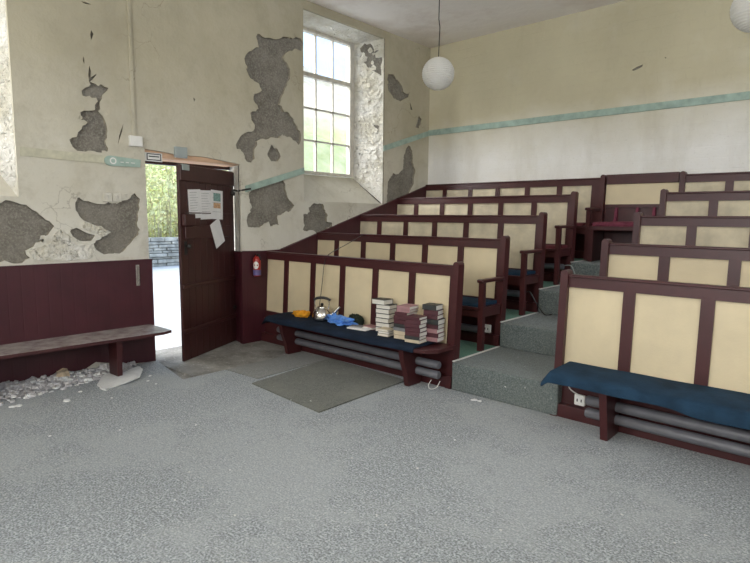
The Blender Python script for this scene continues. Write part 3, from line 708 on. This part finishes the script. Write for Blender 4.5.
for r in range(4):
    zb = LV[r]; yb = YBK[r]; H_ = 1.085 if r == 0 else 1.055
    # left
    e = empty('pew', (-4.0, yb, zb))
    pew_back(e, PANL, XA+.024, -2.72, yb+OFF, zb, H_, .365 if r == 0 else .46, -2.715, pmat='panel' if r == 0 else ('panel_old' if r > 1 else 'panel'))
    s = MB(); sz = .385 if r == 0 else .42; yf = yb-.33
    if r == 0:
        pr = [(-4.98, yf+.02), (-4.97, yf), (-2.86, yf), (-2.76, yf+.03), (-2.69, yf+.12), (-2.68, yb+.045), (-4.98, yb+.045)]
        s.prism(pr, 2, zb+sz-.03, zb+sz)
    else: s.box(XA+.03, -2.70, yf, yb+.03, zb+sz-.03, zb+sz, bev=.006); s.box(XA+.03, -2.72, yf+.02, yf+.045, zb+sz-.10, zb+sz-.03)
    part(s, 'seat', 'maroon', e)
    if r == 0:
        for x in (-4.74, -3.05):
            s = MB(); s.prism([(yf+.115, 0), (yb-.04, 0), (yb-.02, .355), (yf+.02, .355), (yf+.04, .25), (yf+.09, .12)], 0, x, x+.05); part(s, 'leg', 'maroon', e)
    else:
        s = MB(); s.prism([(yf-.0, zb), (yf+.05, zb), (yf+.05, zb+.66), (yf, zb+.66)], 0, -2.735, -2.685); part(s, 'front_post', 'maroon', e)
        s = MB(); s.box(-2.745, -2.675, yf-.025, yb+.06, zb+.655, zb+.69, bev=.012); part(s, 'armrest', 'maroon', e)
        s = MB(); s.box(-2.73, -2.69, yf+.05, yb, zb+sz-.09, zb+sz+.0); part(s, 'side_rail', 'maroon', e)
        s = MB(); s.prism([(yf, zb), (yb, zb), (yb, zb+sz-.03), (yf, zb+sz-.03)], 0, -4.1, -4.06); part(s, 'leg', 'maroon', e)
    tag(e, LEFTLAB[r], 'pew', 'left block of pews')
    # right
    e = empty('pew', (-.4, yb, zb))
    pew_back(e, PANR, XE+.03, XR-.03, yb+OFF, zb, H_, .365 if r == 0 else .46, XE+.01, pmat='panel' if r < 2 else 'panel_old')
    s = MB(); s.box(XE+.12 if r == 0 else XE, XR-.04, yf, yb+.03, zb+sz-.03, zb+sz, bev=.006); part(s, 'seat', 'maroon', e)
    for x in ((-1.30, -.1, .85) if r == 0 else (-1.70, -.3)):
        s = MB(); s.prism([(yf+.09, zb), (yb-.04, zb), (yb-.02, zb+sz-.03), (yf+.02, zb+sz-.03), (yf+.04, zb+.25), (yf+.07, zb+.12)], 0, x, x+.05); part(s, 'leg', 'maroon', e)
    tag(e, RIGHTLAB[r], 'pew', 'right block of pews')
# cushions
cloth(-4.99, -2.86, 3.665, 4.03, .388, 'navy_dark', 'seat_cushion', 'long dark navy cushion under the books on front left pew', droopL=.05, th=.022, over=.035, seed=1)
cloth(-1.69, XR-.05, 3.645, 4.03, .388, 'navy', 'seat_cushion', 'long teal-navy cushion on the front right pew bench', droopL=.05, th=.045, over=.03, seed=5, droopfn=lambda x: .02*max(0, min(1, (x+.85)*8)))
cloth(-5.4, -2.74, 4.50, 4.83, LV[1]+.421, 'navy', 'seat_cushion', 'navy cushion on the left pew next behind the stacked books', seed=2, th=.03, over=.0)
cloth(-5.4, -2.74, 5.31, 5.64, LV[2]+.421, 'navy', 'seat_cushion', 'navy cushion on the third left pew, over its reddish seat', seed=3, th=.03, over=.0)
cloth(-5.4, -2.74, 6.12, 6.45, LV[3]+.421, 'red', 'seat_cushion', 'faded red cushion on the left pew with the highest free-standing arm', seed=4, th=.03, over=.0)
# back row against the wall
zb = LV[4]; yb = 7.19; KB = .055
e = empty('pew', (-4.0, yb, zb))
pew_back(e, PANL, XA+.024, -2.66, yb, zb, 1.04, .47, -2.645, k=KB, pmat='panel_old')
s = MB(); s.box(XA+.03, -2.70, 6.86, yb+.02, zb+.40, zb+.43, bev=.006); s.box(XA+.03, -2.70, 6.88, 6.90, zb+.33, zb+.40); part(s, 'seat', 'maroon', e)
s = MB(); s.prism([(6.86, zb), (6.91, zb), (6.91, zb+.63), (6.86, zb+.63)], 0, -2.70, -2.65); part(s, 'front_post', 'maroon', e)
s = MB(); s.box(-2.71, -2.64, 6.83, yb+.02, zb+.62, zb+.655, bev=.01); part(s, 'armrest', 'maroon', e)
tag(e, 'long cream-panelled bench against the back wall, left of the centre seat', 'pew')
cloth(-5.4, -2.74, 6.88, 7.2, zb+.431, 'red', 'seat_cushion', 'dark red cushion on the back wall bench left of centre seat', seed=9, th=.03, over=.0)
e = empty('pew', (-.4, yb, zb))
pew_back(e, PANR, XE+.03, XR-.03, yb, zb, 1.04, .47, XE+.01, k=KB, pmat='panel_old')
s = MB(); s.box(XE, XR-.04, 6.86, yb+.02, zb+.40, zb+.43, bev=.006); part(s, 'seat', 'maroon', e)
for x in (-1.70, -.3): s = MB(); s.box(x, x+.04, 6.88, 7.1, zb, zb+.40); part(s, 'leg', 'maroon', e)
tag(e, 'cream-panelled bench against the back wall, right of the centre seat', 'pew')
# centre seat
e = empty('centre_seat', (-2.2, yb, zb)); f = lean(yb, zb, KB)
s = MB(); xa, xb = -2.605, XE-.03
s.box(xa, xb, -.03, .022, zb+.95, zb+1.06, fn=f, bev=.006); s.box(xa, xb, -.034, .03, zb+1.05, zb+1.07, fn=f)
s.box(xa, xb, -.022, .022, zb+.66, zb+.70, fn=f); s.box(xa, xb, .0, .02, zb, zb+.66, fn=f)
part(s, 'back_frame', 'maroon', e)
s = MB(); s.box(xa, xb, -.008, .008, zb+.695, zb+.955, fn=f); part(s, 'panel', 'panel', e)
for x in (-2.47, -2.22, -2.03): s = MB(); s.prism([(-.10, zb+.43), (-.0, zb+.43), (-.0, zb+.66), (-.04, zb+.66), (-.05, zb+.55)], 0, x, x+.03, fn=f); part(s, 'bracket', 'plum', e)
s = MB(); s.box(xa-.0, -2.0, 6.72, yb, zb+.38, zb+.43, bev=.006); part(s, 'seat', 'maroon', e)
for x in (xa, -2.05): s = MB(); s.box(x, x+.05, 6.74, 6.79, zb, zb+.38); part(s, 'leg', 'maroon', e)
s = MB(); s.box(xa, xa+.02, 6.79, yb-.02, zb, zb+.38); part(s, 'side_board', 'maroon', e)
tag(e, 'raised central seat with one wide cream panel at the aisle top', 'seat')
cloth(-2.56, -2.05, 6.74, 7.16, zb+.431, 'plum', 'seat_cushion', 'plum velvet cushion on the central seat at the aisle top', seed=12, th=.05, over=-.004)

# ------------------------------------------------------------------ pipes
def pipe(x0, x1, y, z, r, lab, grp):
    s = MB(); s.tube([(x0, y, z), (x0+.01, y, z), (x1-.01, y, z), (x1, y, z)], [r*.85, r, r, r*.85], 16)
    tag(s.build('heating_pipe', 'pipe', None, True), lab, 'pipe', grp)
def brk(xs, y, z, lab):
    pass
pipe(-5.02, -2.76, 3.90, .215, .036, 'upper grey heating pipe under the front left bench', 'pipes under the front left pew')
pipe(-5.02, -2.76, 3.90, .125, .036, 'lower grey heating pipe under the front left bench', 'pipes under the front left pew')
pipe(-1.46, .95, 3.90, .205, .036, 'upper grey heating pipe under the front right bench', 'pipes under the front right pew')
pipe(-1.46, .95, 3.90, .115, .036, 'lower grey heating pipe under the front right bench', 'pipes under the front right pew')
pipe(-5.3, -2.86, 4.70, LV[1]+.16, .036, 'grey heating pipe under the left pew next behind the books', 'pipes under the left pews')
pipe(-5.3, -2.80, 5.50, LV[2]+.20, .036, 'grey heating pipe end under the third left pew', 'pipes under the left pews')
pipe(-5.3, -2.72, 6.32, LV[3]+.20, .034, 'grey heating pipe end under the fourth left pew', 'pipes under the left pews')
def socket(x, y, z, lab):
    e = empty('socket', (x, y, z)); s = MB(); s.box(x-.04, x+.04, y-.03, y, z-.04, z+.04, bev=.008); part(s, 'box', 'white', e)
    s = MB()
    for a_ in (-.015, .015): s.box(x+a_-.004, x+a_+.004, y-.033, y-.029, z-.01, z+.01)
    part(s, 'slot', 'black', e); tag(e, lab, 'socket')
socket(-1.53, 3.972, .175, 'white electric socket under the left end of front right bench')
socket(-2.80, 4.775, LV[1]+.17, 'white electric socket under the arm of the second left pew')
def wire(path, r, mat, name, lab, cat):
    P = [Vector(p) for p in path]; out = []
    for i in range(len(P)-1):
        p0, p1, p2, p3 = P[max(i-1, 0)], P[i], P[i+1], P[min(i+2, len(P)-1)]
        for k in range(8):
            t = k/8; out.append(.5*((2*p1)+(p2-p0)*t+(2*p0-5*p1+4*p2-p3)*t*t+(3*p1-p0-3*p2+p3)*t**3))
    out.append(P[-1]); s = MB(); s.tube(out, r, 6); tag(s.build(name, mat, None, True), lab, cat)
wire([(-1.55, 3.965, .21), (-1.61, 3.95, .25), (-1.62, 3.94, .33), (-1.55, 3.90, .352), (-1.40, 3.84, .352)], .005, 'white', 'cable', 'white cable rising from socket under front right bench', 'cable')
wire([(-2.80, 3.84, .09), (-2.80, 3.80, .05), (-2.77, 3.79, .025), (-2.73, 3.82, .04), (-2.72, 3.86, .09)], .003, 'white', 'cable', 'thin looped white cable at the pipe ends of front left bench', 'cable')
wire([(-2.78, 5.46, LV[2]+.22), (-2.70, 5.44, LV[2]+.24), (-2.62, 5.45, LV[2]+.12), (-2.55, 5.50, LV[2]+.01), (-2.50, 5.56, LV[2]+.008)], .007, 'black', 'cable', 'black cable trailing from pipe under the third left pew', 'cable')
wire([(-2.70, 6.30, LV[3]+.22), (-2.60, 6.26, LV[3]+.22), (-2.55, 6.28, LV[3]+.1), (-2.5, 6.34, LV[3]+.01)], .006, 'grey', 'cable', 'grey cable trailing from pipe under the fourth left pew', 'cable')
# thin cord from second pew rail down to kettle
e0 = MB(); e0.box(-5.03+.0, -4.99, 4.905, 4.925, 1.30, 1.312)
wire([(-4.62, 4.90, 1.30), (-4.52, 4.5, 1.19), (-4.43, 4.14, 1.095), (-4.41, 4.055, 1.0), (-4.42, 4.03, .78), (-4.43, 4.0, .55), (-4.44, 3.99, .425)], .004, 'black', 'cord', 'thin black cord hanging over front left pew down to kettle', 'cord')

# ------------------------------------------------------------------ things on the bench (top of cushion)
ZS = .418
e = empty('kettle', (-4.34, 3.90, ZS)); kc = (-4.34, 3.90, ZS)
s = MB(); s.lathe([(.075, 0), (.088, .008), (.092, .03), (.086, .07), (.068, .105), (.045, .12), (.04, .122)], kc, 28); part(s, 'body', 'chrome', e, True)
s = MB(); s.lathe([(.045, .12), (.043, .128), (.02, .138), (.004, .14)], kc, 24); lid = part(s, 'lid', 'chrome', e, True)
s = MB(); s.lathe([(.006, .138), (.015, .146), (.015, .158), (.006, .164)], kc, 14); part(s, 'lid_knob', 'black', lid, True)
s = MB(); s.tube([(-4.265, 3.94, ZS+.05), (-4.23, 3.955, ZS+.075), (-4.20, 3.97, ZS+.115), (-4.18, 3.98, ZS+.135)], [.022, .017, .012, .010], 12); part(s, 'spout', 'chrome', e, True)
s = MB()
for sx in (-1, 1): s.tube([(-4.34+sx*.055*.9, 3.90+sx*.03, ZS+.105), (-4.34+sx*.07*.9, 3.90+sx*.037, ZS+.16), (-4.34+sx*.06*.9, 3.90+sx*.032, ZS+.205)], .005, 8)
part(s, 'handle_bracket', 'chrome', e, True)
s = MB(); s.tube([(-4.34+t*.075, 3.90+t*.04, ZS+.215-.022*t*t) for t in (-1.0, -.6, -.2, .2, .6, 1.0)], [.010, .013, .013, .013, .013, .010], 10); part(s, 'handle', 'black', e, True)
e.scale = (1.12, 1.12, 1.12); e.location.x += .06
tag(e, 'stainless steel kettle with black handle on the front left bench', 'kettle')
def blob(name, c, r, mat, lab, cat, amp=.25, seed=0, freq=3, sub=4, flat=True, extra=None):
    bm = bmesh.new(); bmesh.ops.create_icosphere(bm, subdivisions=sub, radius=1)
    for v in bm.verts:
        p = v.co.copy(); n = 1+amp*noise.noise(p*freq+Vector((seed, 0, 0)))+amp*.5*noise.noise(p*freq*2.7+Vector((seed, 9, 0)))
        p *= n
        if p.z < -.55: p.z = -.55
        v.co = Vector((c[0]+p.x*r[0], c[1]+p.y*r[1], c[2]+(p.z+.55)*r[2]))
    bm.verts.index_update(); s = MB(); s.add([v.co[:] for v in bm.verts], [[v.index for v in f.verts] for f in bm.faces]); bm.free()
    if extra: extra(s)
    o = s.build(name, mat, None, True); return tag(o, lab, cat)
def band(s):
    s.tube([(-4.60+.10*math.cos(t), 3.89+.065*math.sin(t), ZS+.036+.012*math.sin(2*t)) for t in [i*2*PI/18 for i in range(19)]], .014, 8)
blob('woolly_hat', (-4.60, 3.89, ZS), (.10, .07, .042), 'orange', 'mustard orange woolly hat left of the kettle on the bench', 'hat', .3, 2, extra=band)
blob('plastic_bag', (-4.00, 3.91, ZS), (.17, .085, .045), 'bluebag', 'bright blue crumpled plastic bag right of the kettle', 'bag', .5, 5, 2.2, extra=lambda s: (s.tube([(-4.13, 3.93, ZS+.04), (-4.15, 3.94, ZS+.085), (-4.11, 3.93, ZS+.09), (-4.09, 3.92, ZS+.045)], [.014, .010, .008, .014], 7), s.tube([(-4.15, 3.90, ZS+.04), (-4.19, 3.90, ZS+.07), (-4.15, 3.88, ZS+.075), (-4.11, 3.9, ZS+.05)], [.012, .009, .008, .012], 7)))
fz = blob('woolly_bundle', (-3.87, 3.995, ZS), (.10, .033, .066), 'fuzz', 'dark fuzzy woollen bundle behind the blue bag', 'bundle', .35, 8, 4)
# papers
def book(name, c, w, d, t, rot, cover, lab, grp, cat='book'):
    e = empty(name, c, rot)
    s = MB(); ct = .003
    s.box(-w/2, w/2, -d/2, d/2, 0, ct); s.box(-w/2, w/2, -d/2, d/2, t-ct, t)
    s.box(-w/2, w/2, d/2-ct, d/2, 0, t, bev=.001)
    s.build('cover', cover, e)
    s = MB(); s.box(-w/2+.004, w/2-.004, -d/2+.004, d/2-ct, ct, t-ct); s.build('page_block', 'pages', e)
    tag(e, lab, cat, grp); return e
# (stack name, x, y, w, d, base rot, list of (cover, thickness, dx, dy, drot))
def ordn(i, n):
    if i == 0: return 'bottom'
    if i == n-1: return 'top'
    return ['second', 'third', 'fourth', 'fifth', 'sixth', 'seventh', 'eighth'][i-1]+' from bottom'
cn = {'bk_dark': 'black', 'bk_mar': 'maroon', 'bk_pink': 'faded rose', 'bk_cream': 'cream', 'bk_grey': 'grey'}
def stack(x, y, w, d, rot, L, where, grp, z=ZS, k=1):
    L = [(a_[0], a_[1]*k)+a_[2:] for a_ in L]
    for i, (cv, t, dx, dy, drt) in enumerate(L):
        book('book', (x+dx, y+dy, z), w, d, t, rot+drt, cv, '%s book, %s %s' % (cn[cv], ordn(i, len(L)), where), grp); z += t+.0008
stack(-3.43, 3.95, .155, .135, .12, [('bk_dark', .034, .0, 0, 0), ('bk_dark', .032, .003, 0, .03), ('bk_dark', .033, -.002, 0, -.03), ('bk_dark', .032, .004, 0, .02), ('bk_dark', .033, .0, 0, -.02), ('bk_dark', .030, .006, 0, .04), ('bk_dark', .036, -.035, -.015, -.08)],
      'in the tall white-edged stack nearest the kettle', 'white-edged black books in the leftmost stack', k=1.33)
stack(-3.30, 3.80, .12, .10, .1, [('bk_cream', .022, 0, 0, 0), ('bk_grey', .022, .002, .002, .05), ('bk_cream', .020, -.002, 0, -.04)],
      'in the low pile at the foot of the leftmost stack', 'pale books in the low pile')
stack(-3.12, 3.86, .135, .165, PI+.05, [('bk_cream', .028, .01, -.01, .06), ('bk_cream', .028, .0, 0, 0), ('bk_grey', .026, -.004, 0, -.03), ('bk_dark', .026, .0, 0, .04), ('bk_mar', .030, .0, 0, 0), ('bk_mar', .028, -.004, .0, .05), ('bk_mar', .028, .01, 0, .0), ('bk_pink', .022, .02, .01, .1), ('bk_pink', .024, .03, .0, .08)],
      'in the middle stack with two rose books on it', 'books in the middle stack', k=1.22)
stack(-2.94, 3.79, .15, .13, PI+.12, [('bk_cream', .024, .0, 0, 0), ('bk_dark', .026, -.004, 0, .03), ('bk_mar', .032, .003, 0, -.03), ('bk_mar', .030, .0, 0, .04), ('bk_mar', .030, -.004, 0, .0), ('bk_mar', .032, .004, 0, .05), ('bk_mar', .022, .0, .0, -.04)],
      'in the maroon stack at the bench front edge', 'books in the front maroon stack', k=1.15)
stack(-2.86, 3.95, .14, .13, PI+.12, [('bk_pink', .028, .0, 0, 0), ('bk_mar', .028, .004, 0, .04), ('bk_pink', .028, -.003, 0, -.03), ('bk_mar', .028, .0, 0, .05), ('bk_dark', .034, .004, 0, .0), ('bk_mar', .028, -.01, 0, .06), ('bk_mar', .030, -.01, 0, .1), ('bk_dark', .034, -.02, .0, .0)],
      'in the tallest stack beside the pew end', 'books in the rearmost stack', k=1.33)
e = book('booklet', (-3.68, 3.86, ZS), .23, .15, .012, .12, 'paper', 'large white booklet lying flat between blue bag and books', None, 'booklet')
e = book('booklet', (-3.62, 3.95, ZS), .16, .11, .022, -.15, 'bk_pink', 'pinkish booklet lying behind the white booklet, against the books', None, 'booklet')
e = book('booklet', (-3.73, 3.86, ZS+.0125), .12, .09, .010, .4, 'bk_grey', 'small grey booklet lying on top of the large white booklet', None, 'booklet')

# ------------------------------------------------------------------ lanterns
def lantern(x, y, z, r, lab):
    e = empty('paper_lantern', (x, y, z))
    s = MB(); prof = []
    n = 44
    for i in range(n+1):
        a_ = -PI/2+.16+(PI-.32)*i/n; rr = r*(1+.012*(1 if i % 2 else -1)); prof.append((rr*math.cos(a_), rr*math.sin(a_)*.98))
    s.lathe(prof, (x, y, z), 40); s.f = [f for f in s.f if len(f) == 4]; s.mi = s.mi[:len(s.f)]
    part(s, 'shade', 'lantern', e, False)
    s = MB(); s.tube([(x, y, z+r*.5), (x, y, z+r), (x+.01, y, z+r+.3), (x-.006, y, (z+ZC)/2), (x, y, ZC-.03)], .005, 6); part(s, 'cord', 'iron', e)
    s = MB(); s.lathe([(.045, 0), (.04, -.02), (.015, -.035)], (x, y, ZC-.0), 16); part(s, 'ceiling_rose', 'white', e)
    s = MB(); s.tube([(x-r*.17, y, z+r*.97), (x+r*.17, y, z+r*.97)], .003, 5); part(s, 'wire_frame', 'dirtchrome', e)
    tag(e, lab, 'lantern')
lantern(-3.64, 5.0, 3.035, .172, 'round white paper lantern hanging before the room corner')
lantern(-.79, 5.0, 3.045, .172, 'round white paper lantern cut by the top right picture edge')

# ------------------------------------------------------------------ rubble
rb = MB(); rnd = random.Random(11)
nx, ny = 60, 14
for i in range(nx+1):
    for j in range(ny+1):
        y = 1.16+1.22*i/nx; x = XA+.02+.52*j/ny
        u = i/nx; v = j/ny
        wmax = .62-.35*u+.1*noise.noise(Vector((y*3, 0, 0)))
        h = .08*max(0, 1-(v/max(.15, wmax))**2)*(min(1, u*14))*(1-u*.4)*(min(1, (1-u)*8)); h *= .7+.8*noise.noise(Vector((x*9, y*9, 1)))+.3*noise.noise(Vector((x*30, y*30, 1)))
        rb.v.append((x, y, max(h, -.006)-.002))
rb.f = [(i*(ny+1)+j, i*(ny+1)+j+1, (i+1)*(ny+1)+j+1, (i+1)*(ny+1)+j) for i in range(nx) for j in range(ny)]; rb.mi = [0]*len(rb.f)
def chunk(mb, p, s, mi=0, flat=.5):
    k = 7; a0 = rnd.random()*6; top = []; botv = []
    for i in range(k):
        a_ = a0+2*PI*i/k; r_ = s*rnd.uniform(.6, 1.2); top.append((p[0]+r_*.8*math.cos(a_), p[1]+r_*.8*math.sin(a_), p[2]+s*flat*rnd.uniform(.7, 1.2))); botv.append((p[0]+r_*math.cos(a_), p[1]+r_*math.sin(a_), p[2]))
    mb.add(top+botv, [tuple(range(k)), tuple(range(2*k-1, k-1, -1))]+[(i, i+k, (i+1) % k+k, (i+1) % k) for i in range(k)], mi)
for i in range(420):
    u = rnd.random(); y = 1.16+1.25*u; wmax = .52*(.80-.45*u); v = rnd.random()**1.5
    chunk(rb, (XA+.03+v*wmax*1.05, y, max(0, .065*(1-v*v)*(1-u*.4)-.012)), rnd.choice([.008, .012, .02, .03]), rnd.choice([0, 0, 0, 1]), rnd.uniform(.3, .8))
tag(rb.build('plaster_rubble', ['rubble', 'plaster']), 'heap of crumbled grey plaster along the foot of left wall', 'rubble', None, 'stuff')
s = MB(); pts = [flr(*p) for p in ((97,386),(103,377),(112,374),(122,376),(138,369),(143,372),(140,380),(128,384),(112,388),(104,390))]
s.prism(pts, 2, .012, .024, fn=lambda v: (v[0], v[1], v[2]+.012*math.sin(v[1]*9)))
s.prism([flr(100,389), flr(107,386), flr(112,387), flr(106,391)], 2, .0, .014)
tag(s.build('plaster_slab', 'plaster'), 'broad white slab of fallen plaster under the wall bench leg', 'plaster piece')
s = MB(); chunk(s, (XA+.10, 1.72, .03), .075, 0, .9); tag(s.build('plaster_lump', 'tan'), 'tan lump of plaster standing up on the rubble heap', 'plaster piece')
s = MB(); chunk(s, (XA+.08, 2.10, .04), .055, 0, .9); tag(s.build('plaster_lump', 'rubble'), 'grey lump on the rubble heap nearer the doorway', 'plaster piece')
for (px, py, sz) in ((19,406,.03), (12,407,.025), (67,401,.035), (80,392,.02), (112,398,.012), (150,376,.02), (148,381,.016), (156,384,.012), (196,425,.008), (120,430,.008), (50,436,.01), (455,440,.008), (175,500,.006), (230,470,.007)):
    x, y = flr(px, py); s = MB(); chunk(s, (x, y, 0), sz, 0, .3)
    tag(s.build('plaster_chip', 'plaster'), 'small white chip of plaster lying on the carpet', 'plaster piece', 'plaster chips on the carpet')
s = MB(); chunk(s, flr(474,400)+(0,), .03, 0, .15); chunk(s, flr(480,401)+(0,), .025, 0, .15)
tag(s.build('paper_scrap', 'paper'), 'torn white scrap on the carpet below the first step', 'scrap')

# ------------------------------------------------------------------ outside
g = MB(); g.box(-80, XO-.001, -45, 60, -.6, -.12); struct(g.build('ground', 'tarmac'))
g = MB(); g.box(XO-.5, XO+.1, 2.5, 3.85, -.12, -.015); struct(g.build('floor', 'tarmac'))
sw = MB(); rnd = random.Random(5)
z = -.12
while z < .78:
    h = rnd.uniform(.07, .13); y = -8
    while y < 30:
        w = rnd.uniform(.25, .65); sw.box(-17.4+rnd.uniform(-.03, .03), -16.95+rnd.uniform(-.05, .05), y, y+w-.02, z, z+h-.015, bev=.02); y += w
    z += h
sw.box(-17.35, -17.05, -8, 30, -.12, z-.03)
tag(sw.build('dry_stone_wall', 'stone'), 'low dry stone wall across the lane, seen through the doorway', 'wall')
hl = MB(); nx, ny = 50, 70
for i in range(nx+1):
    for j in range(ny+1):
        x = -17.8-60*i/nx; y = -40+110*j/ny; d_ = -17.8-x
        zz = -.1+min(d_, 2)*.3+max(0, d_-1)*.52-max(0, d_-42)*.52+noise.noise(Vector((x*.12, y*.12, 0)))*min(2.0, d_*.15)+noise.noise(Vector((x*.5, y*.5, 3)))*.35
        hl.v.append((x, y, zz))
hl.f = [(i*(ny+1)+j, i*(ny+1)+j+1, (i+1)*(ny+1)+j+1, (i+1)*(ny+1)+j) for i in range(nx) for j in range(ny)]; hl.mi = [0]*len(hl.f)
struct(hl.build('hillside', 'hill', None, True))
hd = empty('hedge', (-19, 9, 0))
st = MB(); lf = MB()
for i in range(260):
    x = rnd.uniform(-19.6, -18.0); y = rnd.uniform(3.5, 14); h = rnd.uniform(1.6, 3.6)
    st.tube([(x, y, 0), (x+rnd.uniform(-.2, .2), y+rnd.uniform(-.2, .2), h*.5), (x+rnd.uniform(-.4, .4), y+rnd.uniform(-.4, .4), h)], [.03, .02, .008], 5)
for i in range(9000):
    x = rnd.uniform(-19.8, -17.8); y = rnd.uniform(3.5, 14); zt = 3.5+.5*noise.noise(Vector((y, 0, 0))); z = rnd.uniform(.2, zt)
    a_ = Vector((rnd.gauss(0, 1), rnd.gauss(0, 1), rnd.gauss(0, 1))).normalized(); b_ = a_.orthogonal().normalized(); s_ = rnd.uniform(.05, .11); P = Vector((x, y, z))
    lf.add([P-a_*s_, P+b_*s_*.5, P+a_*s_, P-b_*s_*.5], [(0,1,2,3)])
part(st, 'stems', 'twig', hd); part(lf, 'foliage', 'leaf', hd)
tag(hd, 'pale yellow-green overgrown hedge beyond the stone wall', 'hedge')

# ------------------------------------------------------------------ light
w = bpy.data.worlds.new('sky'); bpy.context.scene.world = w; w.use_nodes = True; n = w.node_tree
bg = n.nodes['Background']; tc = n.nodes.new('ShaderNodeTexCoord')
t = n.nodes.new('ShaderNodeTexNoise'); t.inputs['Scale'].default_value = 3; t.inputs['Detail'].default_value = 6
n.links.new(tc.outputs['Generated'], t.inputs['Vector'])
n.links.new(ramp(n, t.outputs['Fac'], .45, .68, (.42, .62, .92), (.92, .95, 1.0)), bg.inputs['Color']); bg.inputs['Strength'].default_value = 2.1
def area(name, loc, rot, sx, sy, power, col=(1, 1, 1), portal=False):
    l = bpy.data.lights.new(name, 'AREA'); l.shape = 'RECTANGLE'; l.size = sx; l.size_y = sy; l.energy = power; l.color = col
    if portal: l.cycles.is_portal = True
    o = bpy.data.objects.new(name, l); C.objects.link(o); o.location = loc; o.rotation_euler = rot; return o
for q in (W1, W2): area('portal', (XO-.08, (q[0]+q[1])/2, 3.0), (0, -PI/2, 0), 2.0, 1.3, 1, portal=True)
area('portal', (XO-.05, 3.18, 1.05), (0, -PI/2, 0), 2.2, 1.35, 1, portal=True)
for i, q in enumerate(FILL_RWIN): area('added_fill', (XR+.15, (q[0]+q[1])/2, (q[2]+q[3])/2), (0, PI/2, 0), q[3]-q[2], q[1]-q[0], (22, 26, 34)[i], (1, .985, .95))  # added fill lamps at the unseen right-wall windows
for i, q in enumerate(FILL_FWIN): area('added_fill', ((q[0]+q[1])/2, YF-.15, (q[2]+q[3])/2), (PI/2+math.radians(32), 0, 0), q[1]-q[0], q[3]-q[2], (55, 200)[i], (1, .985, .95))  # added frontal fill at invented windows, tilted up to brighten the ceiling
sl = bpy.data.lights.new('hazy_sun', 'SUN'); sl.energy = 12.0; sl.angle = math.radians(55); sl.color = (1, .98, .95)
so = bpy.data.objects.new('hazy_sun', sl); C.objects.link(so); so.rotation_euler = Vector((.60, .62, -.44)).to_track_quat('-Z', 'Y').to_euler()
# soft daylight already filtered by window 1 and 2 glass
sc = bpy.context.scene
sc.view_settings.view_transform = 'Standard'; sc.view_settings.look = 'None'; sc.view_settings.gamma = 1; sc.view_settings.exposure = 0.0
sc.view_settings.use_curve_mapping = False
sc.cycles.max_bounces = 10; sc.cycles.diffuse_bounces = 6; sc.cycles.transparent_max_bounces = 12
